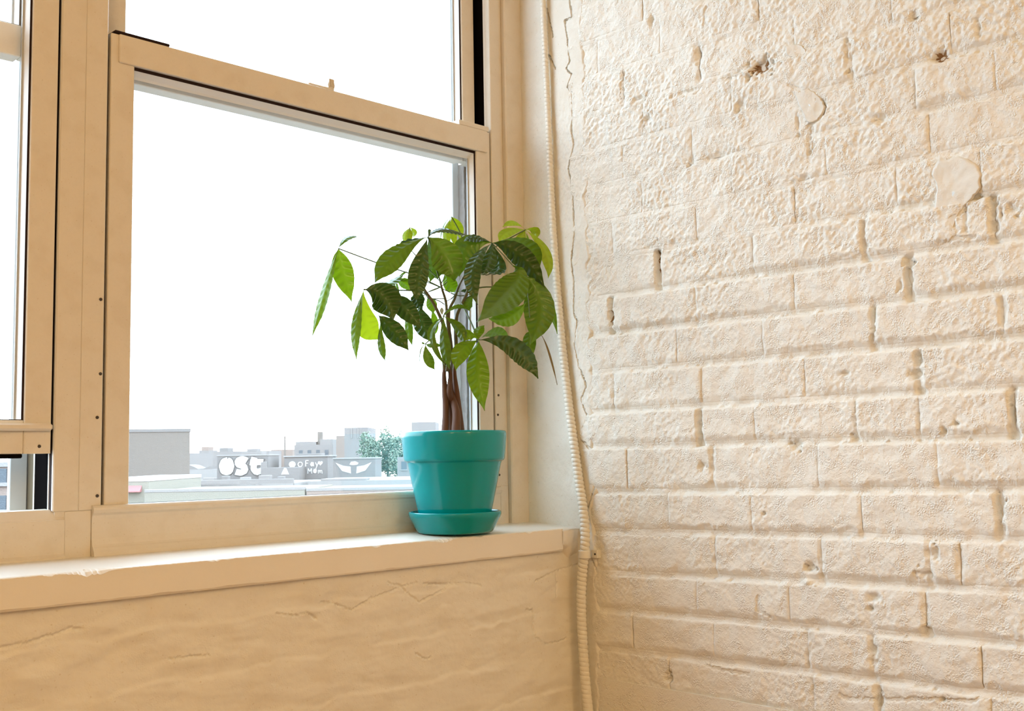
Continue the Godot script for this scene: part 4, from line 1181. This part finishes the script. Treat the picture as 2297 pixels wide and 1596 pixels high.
func make_room() -> void:
	# floor of separate boards, ceiling and the two walls behind, all outside the frame
	var fl := thing("floor", "oiled oak plank floor of the room", "floor", Vector3.ZERO, "", "structure")
	var g := Geo.new()
	g.box(Vector3(-4.4, -1.05, -0.05), Vector3(0.05, -0.91, 4.7))
	part("subfloor", g, mats["oiled oak floor"], fl)
	var plank := Geo.new()
	plank.box(Vector3(-2.2, -0.02, -0.058), Vector3(2.2, 0.0, 0.058), 0.002)
	var pm := plank.mesh()
	for k in 39:
		part_mesh("plank", pm, mats["oiled oak floor"], fl, Vector3(-2.18, -0.89, 0.06 + k * 0.119))
	var ce := thing("ceiling", "white plaster ceiling above the window", "ceiling", Vector3.ZERO, "", "structure")
	g = Geo.new()
	g.box(Vector3(-4.4, 2.0, -0.05), Vector3(0.05, 2.2, 4.7))
	part("slab", g, mats["cream painted room wall"], ce)
	var wl := thing("wall_left", "cream painted wall across from the brick wall", "wall", Vector3.ZERO, "", "structure")
	g = Geo.new()
	g.box(Vector3(-4.45, -1.0, -0.05), Vector3(-4.25, 2.1, 4.7))
	part("panel", g, mats["cream painted room wall"], wl)
	var wb := thing("wall_back", "cream painted wall across from the window", "wall", Vector3.ZERO, "", "structure")
	g = Geo.new()
	g.box(Vector3(-4.4, -1.0, 4.55), Vector3(0.25, 2.1, 4.75))
	part("panel", g, mats["cream painted room wall"], wb)


func make_lamp(at: Vector3, energy: float, label: String) -> void:
	var l := thing("pendant_lamp", label, "lamp", at, "globe pendant lamps")
	var g := Geo.new()
	var prof := []
	for k in 17:
		var a := PI * k / 16.0
		prof.append(Vector2(sin(a) * 0.16, -cos(a) * 0.16))
	g.lathe(prof, 32)
	part("globe", g, mats["warm glowing lamp glass"], l)
	var c := Geo.new()
	c.tube([Vector3(0, 0.158, 0), Vector3(0, 0.4, 0), Vector3(0, 2.0 - at.y, 0)], [0.006, 0.005, 0.005], 8, 2)
	part("cord", c, mats["dull screw head"], l)
	var o := OmniLight3D.new()
	o.name = "bulb"
	o.light_color = lin(1.0, 0.73, 0.39)
	o.light_energy = energy
	o.light_size = 0.15
	o.omni_range = 12.0
	o.omni_attenuation = 2.0
	o.shadow_enabled = true
	l.add_child(o)


# ------------------------------------------------------------------ things

func make_pot() -> void:
	var at := Vector3(-0.2605, 0.0, -0.0560)
	var sa := thing("saucer", "teal glazed ceramic saucer under the flower pot on the sill", "saucer", at + Vector3(0, 0.0045, 0))
	var g := Geo.new()
	g.lathe([Vector2(0.0, 0.0), Vector2(0.062, 0.0), Vector2(0.0650, 0.0010), Vector2(0.0672, 0.0040), Vector2(0.0755, 0.0200), Vector2(0.0795, 0.0270), Vector2(0.0808, 0.0310), Vector2(0.0808, 0.0345), Vector2(0.0800, 0.0362), Vector2(0.0785, 0.0366), Vector2(0.0770, 0.0355), Vector2(0.0760, 0.0330), Vector2(0.0735, 0.0240), Vector2(0.0680, 0.0110), Vector2(0.0640, 0.0080), Vector2(0.0, 0.0075)], 96)
	part("dish", g, mats["teal ceramic glaze"], sa)
	var pot := thing("flower_pot", "teal glazed ceramic flower pot with thick rim", "flower pot", at + Vector3(0, 0.0125, 0))
	g = Geo.new()
	g.lathe([Vector2(0.0, 0.0), Vector2(0.0575, 0.0), Vector2(0.0600, 0.0012), Vector2(0.0612, 0.0045), Vector2(0.0640, 0.0260), Vector2(0.0742, 0.0745), Vector2(0.0810, 0.1075), Vector2(0.0822, 0.1120), Vector2(0.0832, 0.1142), Vector2(0.0850, 0.1155)], 96)
	part("body", g, mats["teal ceramic glaze"], pot)
	g = Geo.new()
	g.lathe([Vector2(0.0832, 0.1142), Vector2(0.0860, 0.1153), Vector2(0.0876, 0.1172), Vector2(0.0886, 0.1205), Vector2(0.0898, 0.1330), Vector2(0.0917, 0.1560), Vector2(0.0920, 0.1615), Vector2(0.0914, 0.1650), Vector2(0.0898, 0.1668), Vector2(0.0876, 0.1670), Vector2(0.0858, 0.1655), Vector2(0.0848, 0.1620), Vector2(0.0840, 0.1450), Vector2(0.0835, 0.1300)], 96)
	part("rim", g, mats["teal ceramic glaze"], pot)
	# soil, a little domed
	var p := PackedVector3Array()
	for b in 14:
		for a in 49:
			var r := 0.0842 * b / 13.0
			var t := TAU * a / 48.0
			p.append(Vector3(cos(t) * r, 0.150 + 0.003 * lump.get_noise_2d(cos(t) * r * 6.0, sin(t) * r * 6.0), sin(t) * r))
	g = Geo.new()
	g.grid(p, 49, 14, Vector3.UP)
	part("soil", g, mats["dark potting soil"], pot)


func leaflet(l: Array, r: RandomNumberGenerator) -> Geo:
	var p0: Vector3 = l[0]
	var p1: Vector3 = l[1]
	var p2: Vector3 = l[2]
	var side: Vector3 = l[3]
	var hw: float = l[4]
	var kind: int = l[5]
	var nl := 66
	var nw := 13
	var length := p0.distance_to(p1) * 0.5 + p1.distance_to(p2) * 0.5 + p0.distance_to(p2) * 0.25
	var veins := clampf(length / 0.0100, 7.0, 15.0)
	var ripple := hw * (0.13 if kind == 0 else 0.06) if kind < 3 else hw * 0.02
	var fold := r.randf_range(0.16, 0.34)
	var peak := r.randf_range(0.52, 0.62)
	var wave := r.randf_range(0.0, TAU)
	var p := PackedVector3Array()
	var col := PackedColorArray()
	# the control point is a point the midrib bends towards; the curve passes near it
	var ctl := p1 + (p1 - (p0 + p2) * 0.5) * 0.55
	for b in nl:
		var t := b / float(nl - 1)
		var a0 := p0.lerp(ctl, t)
		var a1 := ctl.lerp(p2, t)
		var mid := a0.lerp(a1, t)
		var tan := (a1 - a0).normalized()
		var s := (side - tan * side.dot(tan)).normalized()
		var up := s.cross(tan)
		# narrow stalk-like base, broad blade, drawn-out tip
		var x := pow(t, log(0.5) / log(peak))
		var prof := pow(maxf(sin(PI * x), 0.0), 0.92)
		prof *= smoothstep(0.0, 0.16, t) * 0.35 + 0.65
		var tipcut := 1.0 - 0.35 * smoothstep(0.80, 1.0, t)
		var w := maxf(hw * prof * tipcut, 0.0006)
		for a in nw:
			var q := a / float(nw - 1) * 2.0 - 1.0
			var m := absf(q)
			var vein := sin(TAU * (veins * (t - 0.16 * m * w / maxf(length, 0.01) * 2.0)))
			var bend := -fold * w * m * (1.0 - 0.35 * m) + ripple * prof * vein * smoothstep(0.05, 0.45, m) * (1.0 - 0.3 * m)
			bend += 0.05 * hw * sin(wave + t * 9.0 + q * 1.5) * m
			p.append(mid + s * (q * w) + up * bend)
			var mr := 1.0 - smoothstep(0.0, 0.17, m)
			var tone := 1.0 + 0.14 * vein * smoothstep(0.0, 0.5, m)
			col.append(Color(tone, tone, tone).lerp(Color(2.4, 1.9, 2.0), 0.7 * mr))
	var g := Geo.new()
	g.grid(p, nw, nl, Vector3.ZERO, col)
	return g


func make_tree() -> void:
	var base := Vector3(-0.2605, 0.1625, -0.0560)
	var t := thing("money_tree", "small money tree with braided trunk and drooping palmate green leaves", "plant", base)
	for q: Array in TRUNKS:
		var g := Geo.new()
		var path: Array = q[0].duplicate()
		var radii: Array = q[1].duplicate()
		g.tube(path, radii, 14, 6)
		part("trunk", g, mats["smooth brown bark"], t, -base)
	for q: Array in STEMS:
		var g := Geo.new()
		g.tube(q[0], q[1], 10, 5)
		part("stem", g, mats["young brown green stem"], t, -base)
	for q: Array in PETIOLES:
		var g := Geo.new()
		var rad := []
		for k in q[0].size():
			rad.append(q[1])
		g.tube(q[0], rad, 7, 6)
		part("leaf_stalk", g, mats["green leaf stalk"], t, -base)
	var r := RandomNumberGenerator.new()
	r.seed = 5
	var leafnames := ["dark glossy leaf", "mid green leaf", "bright green leaf", "young lime leaf", "dry curled leaf", "pale leaf bud"]
	for c: Array in CLUSTERS:
		var h := holder("palmate_leaf", t)
		h.position = -base
		for l: Array in c[1]:
			part("leaflet", leaflet(l, r), mats[leafnames[l[5]]], h)


func make_cable() -> void:
	var c := thing("armoured_cable", "white painted ribbed armoured cable running down the corner beside the sill", "cable", CORD[CORD.size() - 1])
	var base: Vector3 = CORD[CORD.size() - 1]
	var curve := Curve3D.new()
	curve.bake_interval = 0.0009
	for k in CORD.size():
		var tan: Vector3 = (CORD[mini(k + 1, CORD.size() - 1)] - CORD[maxi(k - 1, 0)]) / 6.0
		curve.add_point(CORD[k] - base, -tan, tan)
	var pts := curve.get_baked_points()
	var n := pts.size()
	var sides := 18
	var p := PackedVector3Array()
	var side := Vector3(0.3, 0.1, 0.94)
	var along := 0.0
	for k in n:
		var t := (pts[mini(k + 1, n - 1)] - pts[maxi(k - 1, 0)]).normalized()
		side = (side - t * side.dot(t)).normalized()
		var up := t.cross(side)
		if k:
			along += pts[k].distance_to(pts[k - 1])
		var y := pts[k].y + base.y
		var r := lerpf(0.0092, 0.0061, smoothstep(-0.1, 0.9, y))
		var thick := lerpf(0.35, 1.0, smoothstep(-0.35, 0.05, y))
		for s in sides + 1:
			var a := TAU * s / sides
			var ph := fposmod(along / 0.0081 + a / TAU, 1.0)
			var bump := sqrt(maxf(0.0, 1.0 - pow(2.0 * ph - 1.0, 2.0)))
			p.append(pts[k] + (side * cos(a) + up * sin(a)) * (r * (1.0 - 0.30 * thick * (1.0 - bump))))
	var g := Geo.new()
	g.grid(p, sides + 1, n, Vector3.ZERO)
	if g.n[sides / 3].dot(p[sides / 3] - pts[0]) < 0.0:
		for k in g.n.size():
			g.n[k] = -g.n[k]
		for k in range(0, g.i.size(), 3):
			var hold := g.i[k + 1]
			g.i[k + 1] = g.i[k + 2]
			g.i[k + 2] = hold
	part("ribbed_sheath", g, mats["painted armoured cable"], c)
	var clip := thing("cable_clamp", "small white painted strap clamp holding the ribbed cable", "clamp", Vector3(0.0, -0.047, 0.03))
	var cg := Geo.new()
	cg.box(Vector3(-0.009, -0.0075, 0.006), Vector3(0.003, 0.0075, 0.020), 0.001)
	part("foot", cg, mats["painted armoured cable"], clip)
	var ring := Geo.new()
	ring.lathe([Vector2(0.0092, -0.0075), Vector2(0.0108, -0.0070), Vector2(0.0112, -0.0055), Vector2(0.0112, 0.0055), Vector2(0.0108, 0.0070), Vector2(0.0092, 0.0075)], 28)
	part("strap", ring, mats["painted armoured cable"], clip, Vector3(-0.022, 0.0, 0.0005))
	var sc := Geo.new()
	sc.lathe([Vector2(0.0, 0.001), Vector2(0.0018, 0.0008), Vector2(0.0022, -0.001)], 12)
	var so := part("screw", sc, mats["dull screw head"], clip, Vector3(-0.009, 0.0, 0.0145))
	so.rotation_degrees.z = 90.0


# ------------------------------------------------------------------ outside

func street(right: float, y: float, away: float) -> Vector3:
	var a := deg_to_rad(STREET_TURN)
	var f := Vector3(-sin(a), 0, -cos(a))
	var r := Vector3(cos(a), 0, -sin(a))
	return Vector3(EYE.x, 0, EYE.z) + r * right + f * away + Vector3(0, y, 0)


func house(called: String, label: String, category: String, r0: float, r1: float, top: float, away: float, deep: float, m: String, group := "") -> Node3D:
	var o := thing(called, label, category, street((r0 + r1) * 0.5, GROUND, away), group)
	o.rotation_degrees.y = STREET_TURN
	var h := top - GROUND
	var w := (r1 - r0) * 0.5
	var g := Geo.new()
	g.box(Vector3(-w, 0, -deep), Vector3(w, h, 0))
	part("wall", g, mats[m], o)
	return o


func cap(o: Node3D, w: float, top: float, deep: float, over: float, thick: float, m: String) -> void:
	var g := Geo.new()
	var h := top - GROUND
	g.box(Vector3(-w - over, h - thick, -deep - over), Vector3(w + over, h + 0.05, over), 0.02)
	part("parapet", g, mats[m], o)


func panes(o: Node3D, cols: int, rows: int, w: float, y0: float, dx: float, dy: float, size: Vector2) -> void:
	var g := Geo.new()
	g.box(Vector3(-size.x, -size.y, -0.05), Vector3(size.x, size.y, 0.04))
	var pm := g.mesh()
	var fr := Geo.new()
	fr.box(Vector3(-size.x - 0.06, -size.y - 0.12, -0.04), Vector3(size.x + 0.06, -size.y, 0.09))
	var fm := fr.mesh()
	for a in cols:
		for b in rows:
			var q := part_mesh("window", pm, mats["far facade window"], o, Vector3((a - (cols - 1) * 0.5) * dx, y0 - GROUND + b * dy, 0.0))
			part_mesh("ledge", fm, mats["light rooftop"], q)


const STROKES := {
	"o": [[Vector2(0.52, 0.86), Vector2(0.30, 0.80), Vector2(0.17, 0.52), Vector2(0.28, 0.20), Vector2(0.5, 0.13), Vector2(0.72, 0.20), Vector2(0.83, 0.52), Vector2(0.72, 0.80), Vector2(0.56, 0.86)]],
	"s": [[Vector2(0.86, 0.83), Vector2(0.55, 0.93), Vector2(0.24, 0.82), Vector2(0.26, 0.60), Vector2(0.70, 0.47), Vector2(0.78, 0.22), Vector2(0.48, 0.09), Vector2(0.14, 0.14)]],
	"t": [[Vector2(0.36, 0.98), Vector2(0.32, 0.30), Vector2(0.52, 0.10), Vector2(0.92, 0.20)], [Vector2(0.10, 0.72), Vector2(0.94, 0.72)]],
	"F": [[Vector2(0.15, 0.0), Vector2(0.15, 1.0), Vector2(0.85, 1.0)], [Vector2(0.15, 0.55), Vector2(0.7, 0.55)]],
	"a": [[Vector2(0.8, 0.62), Vector2(0.35, 0.66), Vector2(0.12, 0.30), Vector2(0.42, 0.02), Vector2(0.78, 0.34), Vector2(0.82, 0.66), Vector2(0.86, 0.0)]],
	"y": [[Vector2(0.12, 0.66), Vector2(0.45, 0.12)], [Vector2(0.85, 0.66), Vector2(0.2, -0.42)]],
	"M": [[Vector2(0.05, 0.0), Vector2(0.15, 1.0), Vector2(0.5, 0.4), Vector2(0.85, 1.0), Vector2(0.95, 0.0)]],
	"m": [[Vector2(0.08, 0.0), Vector2(0.1, 0.62), Vector2(0.36, 0.6), Vector2(0.48, 0.1), Vector2(0.55, 0.6), Vector2(0.85, 0.58), Vector2(0.92, 0.0)]],
	"O": [[Vector2(0.5, 0.98), Vector2(0.15, 0.8), Vector2(0.05, 0.45), Vector2(0.3, 0.05), Vector2(0.7, 0.05), Vector2(0.95, 0.45), Vector2(0.85, 0.8), Vector2(0.55, 0.98)]],
}


# sprayed letters, each a part of its own: strokes of one width, round at the ends
func letters(o: Node3D, text: String, size: Vector2, at: Vector3, wide: float, m: String, called: String, thick := 0.04, gap := 1.0) -> void:
	for k in text.length():
		var whole := []
		for stroke: Array in STROKES[text[k]]:
			var pts := PackedVector2Array()
			for q: Vector2 in stroke:
				pts.append(Vector2(q.x * size.x, q.y * size.y))
			for poly: PackedVector2Array in Geometry2D.offset_polyline(pts, wide, Geometry2D.JOIN_ROUND, Geometry2D.END_ROUND):
				if Geometry2D.is_polygon_clockwise(poly):
					continue
				if whole.is_empty():
					whole.append(poly)
				else:
					var joined := Geometry2D.merge_polygons(whole[0], poly)
					whole[0] = joined[0]
		var g := Geo.new()
		for poly: PackedVector2Array in whole:
			g.prism(Array(poly), "z", 0.0, thick)
		part(called, g, mats[m], o, at + Vector3(k * size.x * gap, 0, 0))


func blob(points: Array) -> Geo:
	var g := Geo.new()
	g.prism(points, "z", 0.0, 0.03)
	return g


func make_city() -> void:
	var gr := thing("street_ground", "pale asphalt ground of the city far below", "ground", Vector3.ZERO, "", "structure")
	var g := Geo.new()
	g.box(Vector3(-600, GROUND - 1.0, -700), Vector3(900, GROUND, -1.0))
	part("asphalt", g, mats["asphalt"], gr)
	# tall plain block at the left of the pane
	var o := house("apartment_block", "tall plain grey brown block with flat roof behind the glass", "building", -33.6, -26.6, 2.55, 90, 9, "grey brown brick facade")
	o.rotation_degrees.y += 19.0
	cap(o, 3.5, 2.60, 9, 0.06, 0.22, "slate grey wall")
	var mast := Geo.new()
	mast.tube([Vector3(-1.3, 20.6, -2), Vector3(-1.3, 21.6, -2), Vector3(-1.35, 22.6, -2)], [0.05, 0.04, 0.03], 6, 1)
	part("antenna", mast, mats["slate grey wall"], o)
	# hazy far skyline
	o = house("far_house", "low pale house just right of the tall grey brown block", "building", -83.0, -76.5, 1.5, 260, 20, "pale grey concrete")
	o = house("far_house", "narrow pale tower with pinkish top on the skyline", "building", -94.2, -91.4, 2.6, 330, 10, "pale grey concrete")
	g = Geo.new()
	g.box(Vector3(-0.8, 20.0, -6), Vector3(1.2, 21.7, -0.5))
	part("roof_house", g, mats["pale pink brick facade"], o)
	o = house("far_house", "long low grey house behind the rounded white lettering", "building", -81.8, -66.6, 2.0, 300, 16, "pale grey concrete")
	g = Geo.new()
	g.box(Vector3(-6.4, 20.0, -8), Vector3(-4.2, 21.0, -2))
	part("roof_house", g, mats["slate grey wall"], o)
	o = house("far_house", "pale brownish house below the thin chimney pole", "building", -70.9, -64.6, 2.4, 322, 14, "pale pink brick facade")
	var pole := thing("chimney_pole", "thin brown chimney pole on the skyline", "pole", street(-40.9, GROUND, 197))
	g = Geo.new()
	g.tube([Vector3(0, 0, 0), Vector3(0, 17.0, 0), Vector3(0, 21.9, 0)], [0.3, 0.16, 0.13], 8, 1)
	part("shaft", g, mats["grey brown brick facade"], pole)
	o = house("stepped_building", "grey stepped building with a square brown chimney", "building", -40.8, -33.6, 2.4, 205, 14, "pale grey concrete")
	g = Geo.new()
	g.box(Vector3(-3.5, 20.3, -9), Vector3(0.3, 21.0, -0.8))
	g.box(Vector3(1.0, 20.3, -9), Vector3(3.4, 21.4, -0.8))
	part("roof_house", g, mats["pale grey concrete"], o)
	g = Geo.new()
	g.box(Vector3(0.4, 20.0, -3), Vector3(1.25, 22.8, -1.6), 0.03)
	part("chimney", g, mats["grey brown brick facade"], o)
	panes(o, 4, 1, 3.0, 0.9, 1.6, 2.0, Vector2(0.35, 0.5))
	o = house("stepped_building", "pinkish stepped building left of the pale green trees", "building", -30.6, -28.0, 3.7, 190, 10, "pale pink brick facade")
	o = house("tall_building", "grey building with two light pilasters beside the trees", "building", -26.1, -22.5, 4.55, 170, 10, "pale grey concrete")
	for k in 2:
		g = Geo.new()
		g.box(Vector3(-0.75 + k * 1.0, 20.9, 0.0), Vector3(-0.62 + k * 1.0, 22.5, 0.12))
		part("pilaster", g, mats["light rooftop"], o)
	o = house("tall_building", "grey corner building rising behind the flower pot", "building", -22.2, -17.0, 7.3, 240, 12, "pale grey concrete")
	# trees
	var r := RandomNumberGenerator.new()
	r.seed = 3
	for k in 4:
		var tr := thing("tree", ["hazy green tree nearest the grey pilaster building", "hazy green tree with rounded yellow green crown", "hazy green tree just left of the flower pot rim", "hazy green tree half hidden by the flower pot"][k], "tree", street(-19.3 + k * 2.0, GROUND, 148 + (k % 2) * 3.0), "trees on the skyline")
		g = Geo.new()
		g.tube([Vector3(0, 0, 0), Vector3(0.1, 9, 0), Vector3(0, 18.5, 0)], [0.3, 0.22, 0.12], 8, 1)
		part("trunk", g, mats["grey brown brick facade"], tr)
		g = Geo.new()
		for b in 2600:
			var d := Vector3(r.randf_range(-1.0, 1.0), r.randf_range(-1.0, 1.0), r.randf_range(-1.0, 1.0))
			if d.length() > 1.0:
				d = d.normalized() * r.randf_range(0.75, 1.0)
			var at := Vector3(0, 18.1 + 0.3 * (k % 2), 0) + d * Vector3(1.55, 3.1, 1.2) * (1.0 + 0.5 * lump.get_noise_2d(d.x * 0.07 + k, d.y * 0.07))
			var u := Vector3(r.randf_range(-1, 1), r.randf_range(-1, 1), r.randf_range(-1, 1)).normalized() * 0.17
			var w := u.cross(Vector3(r.randf_range(-1, 1), r.randf_range(-1, 1), 0.6)).normalized() * 0.11
			g.quad(at - u, at + w, at + u, at - w, d + Vector3(0, 0.6, 0.4))
		part("crown", g, mats["hazy green foliage"], tr)
	# the row of roof houses with graffiti
	o = house("graffiti_roof_house", "grey roof house with large rounded white letters", "building", -29.6, -24.5, 0.42, 110, 5, "slate grey wall")
	cap(o, 2.55, 0.42, 5, 0.05, 0.08, "light rooftop")
	g = Geo.new()
	g.box(Vector3(-0.3, 18.4, -3), Vector3(1.7, 18.75, -0.6), 0.02)
	g.box(Vector3(0.2, 18.75, -2.6), Vector3(1.2, 19.05, -1.0), 0.02)
	part("roof_house", g, mats["pale grey concrete"], o)
	letters(o, "ost", Vector2(1.42, 1.62), Vector3(-2.30, 16.55, 0.005), 0.40, "black graffiti outline", "letter_outline", 0.03, 1.04)
	letters(o, "ost", Vector2(1.42, 1.62), Vector3(-2.30, 16.55, 0.036), 0.31, "white graffiti paint", "letter", 0.04, 1.04)
	g = Geo.new()
	g.box(Vector3(1.78, 16.9, 0.0), Vector3(2.45, 17.75, 0.06))
	part("door_frame", g, mats["light rooftop"], o)
	g = Geo.new()
	g.box(Vector3(1.84, 16.95, 0.05), Vector3(2.39, 17.68, 0.08))
	part("door", g, mats["pale grey concrete"], o)
	o = house("graffiti_roof_house", "grey roof house tagged with thin white handwriting", "building", -23.3, -18.9, 0.18, 112, 5, "slate grey wall")
	cap(o, 2.2, 0.24, 5, 0.12, 0.10, "light rooftop")
	g = Geo.new()
	g.box(Vector3(-1.2, 18.2, -3), Vector3(1.4, 18.5, -0.8), 0.02)
	part("roof_house", g, mats["slate grey wall"], o)
	letters(o, "Oo", Vector2(0.70, 0.62), Vector3(-1.75, 17.10, 0.01), 0.045, "white graffiti paint", "tag_letter", 0.03, 1.15)
	letters(o, "Fay", Vector2(0.42, 0.60), Vector3(-0.10, 17.18, 0.01), 0.045, "white graffiti paint", "tag_letter", 0.03, 1.2)
	letters(o, "Mom", Vector2(0.46, 0.52), Vector3(0.15, 16.45, 0.01), 0.045, "white graffiti paint", "tag_letter", 0.03, 1.15)
	var heart := []
	for k in 24:
		var a := TAU * k / 24.0
		heart.append(Vector2(1.45 + 0.016 * 16.0 * pow(sin(a), 3), 17.5 + 0.016 * (13.0 * cos(a) - 5.0 * cos(2 * a) - 2.0 * cos(3 * a) - cos(4 * a))))
	part("heart", blob(heart), mats["white graffiti paint"], o)
	o = house("low_roof_shed", "low grey shed between the two tagged roof houses", "building", -25.0, -21.2, -0.85, 109, 3, "pale grey concrete")
	part("paint_blob", blob([Vector2(0.1, 16.45), Vector2(0.9, 16.45), Vector2(0.75, 16.8), Vector2(0.62, 17.08), Vector2(0.4, 17.1), Vector2(0.25, 16.8)]), mats["white graffiti paint"], o)
	o = house("graffiti_roof_house", "grey roof house with a white winged shape painted on it", "building", -17.2, -13.2, -0.10, 105, 5, "slate grey wall")
	cap(o, 2.0, -0.05, 5, 0.06, 0.09, "light rooftop")
	for s in [-1.0, 1.0]:
		part("painted_wing", blob([Vector2(s * 0.25 - 0.05, 16.5), Vector2(s * 1.1 - 0.05, 16.75), Vector2(s * 1.72 - 0.05, 17.55), Vector2(s * 1.0 - 0.05, 17.25), Vector2(s * 0.3 - 0.05, 17.15)]), mats["white graffiti paint"], o)
	part("painted_head", blob([Vector2(-0.45, 17.35), Vector2(-0.1, 17.28), Vector2(0.3, 17.33), Vector2(0.42, 17.5), Vector2(0.1, 17.66), Vector2(-0.3, 17.62)]), mats["white graffiti paint"], o)
	o = house("low_roof_house", "pale flat roof house right of the winged painting", "building", -13.1, -8.0, -0.05, 124, 6, "pale grey concrete")
	panes(o, 4, 1, 2.0, -1.0, 1.2, 2.0, Vector2(0.3, 0.45))
	o = house("low_roof_house", "pale low roof house with dark vaulted hall", "building", -48.0, -40.0, -1.3, 150, 8, "light rooftop")
	g = Geo.new()
	var arch := [Vector2(-2.6, 16.7)]
	for k in 9:
		arch.append(Vector2(-2.4 + k * 0.42, 16.75 + 0.62 * sin(PI * k / 8.0)))
	arch.append_array([Vector2(1.7, 16.8), Vector2(2.6, 17.1), Vector2(2.6, 16.7)])
	g.prism(arch, "z", -5.0, -0.3)
	part("hall_roof", g, mats["slate grey wall"], o)
	# nearer flat roofs
	o = house("flat_roof_building", "wide pale flat roof with grey parapet below the lettering", "building", -28.2, -17.0, -1.85, 85, 12, "light rooftop")
	cap(o, 5.6, -1.55, 0.4, 0.0, 0.5, "pale grey concrete")
	for k in 7:
		g = Geo.new()
		var x := -4.6 + k * 1.45
		g.box(Vector3(x, 16.3, -2.0), Vector3(x + 0.5 + 0.2 * (k % 3), 16.65 + 0.12 * (k % 2), -1.2), 0.03)
		part("roof_vent", g, mats[["slate grey wall", "light rooftop", "pale grey concrete"][k % 3]], o)
	o = house("flat_roof_building", "wide pale flat roof beside the flower pot", "building", -16.4, -5.0, -1.80, 88, 14, "light rooftop")
	g = Geo.new()
	g.box(Vector3(-4.8, 16.2, -3), Vector3(-1.2, 16.36, -0.5), 0.02)
	part("roof_slab", g, mats["pale grey concrete"], o)
	o = house("front_building", "cream front building with red awning below the tall block", "building", -22.5, -19.85, -1.05, 60, 10, "cream parapet")
	cap(o, 1.32, -0.88, 10, 0.03, 0.16, "white graffiti paint")
	g = Geo.new()
	g.prism([Vector2(0.0, 16.75), Vector2(0.35, 16.45), Vector2(0.35, 16.40), Vector2(0.0, 16.42)], "x", -0.2, 0.95)
	part("awning", g, mats["red awning"], o)
	o = house("front_building", "long cream front building along the bottom of the pane", "building", -19.4, -11.0, -1.55, 58, 9, "cream parapet")
	cap(o, 4.2, -1.47, 0.3, 0.02, 0.12, "light rooftop")
	o = house("front_building", "pinkish front building along the bottom of the pane", "building", -10.9, -3.5, -1.62, 58, 9, "pale pink brick facade")
	cap(o, 3.7, -1.54, 0.3, 0.02, 0.12, "light rooftop")
	# close house seen under the raised sash
	o = house("brick_town_house", "pale pink brick house seen under the raised sash", "building", -19.6, -15.85, 0.05, 35, 9, "pale pink brick facade")
	cap(o, 1.87, 0.10, 9, 0.05, 0.12, "light rooftop")
	panes(o, 4, 2, 2.0, -0.28, 0.92, -0.85, Vector2(0.26, 0.22))


func make_sky() -> void:
	var cam := Camera3D.new()
	cam.name = "camera"
	cam.position = EYE
	cam.rotation_degrees = Vector3(5.101, -44.776, -0.994)
	cam.fov = 35.908
	cam.near = 0.05
	cam.far = 2000.0
	add_child(cam)
	cam.current = true
	var e := Environment.new()
	e.background_mode = Environment.BG_SKY
	var sky := Sky.new()
	var m := ProceduralSkyMaterial.new()
	m.sky_top_color = lin(0.75, 0.98, 1.20)
	m.sky_horizon_color = lin(0.86, 0.97, 1.06)
	m.ground_horizon_color = lin(0.30, 0.30, 0.30)
	m.ground_bottom_color = lin(0.16, 0.16, 0.16)
	m.sun_angle_max = 0.0
	sky.sky_material = m
	e.sky = sky
	e.background_energy_multiplier = 8.7
	e.tonemap_mode = Environment.TONE_MAPPER_LINEAR
	e.tonemap_exposure = 0.91
	e.sdfgi_enabled = true
	e.ssao_enabled = true
	e.ssil_enabled = true
	var w := WorldEnvironment.new()
	w.name = "surroundings"
	w.environment = e
	add_child(w)


func _ready() -> void:
	make_sky()
	lump = fnl(FastNoiseLite.TYPE_SIMPLEX_SMOOTH, 18.0, 3, 21)
	grain = fnl(FastNoiseLite.TYPE_SIMPLEX_SMOOTH, 95.0, 3, 22)
	patch = fnl(FastNoiseLite.TYPE_SIMPLEX_SMOOTH, 5.0, 2, 23)
	make_materials()
	make_lamp(Vector3(-3.0, 1.30, 2.6), 1.40, "warm globe pendant lamp hung on the side of the cream wall")
	make_lamp(Vector3(-0.9, 1.30, 3.6), 1.50, "added warm globe lamp that softens the lamp shadows, towards the brick wall")  # second lamp added to lift the plant shadow on the casing
	make_room()
	make_right_wall()
	make_front_wall()
	make_windows()
	make_sill()
	make_city()
	make_pot()
	make_tree()
	make_cable()
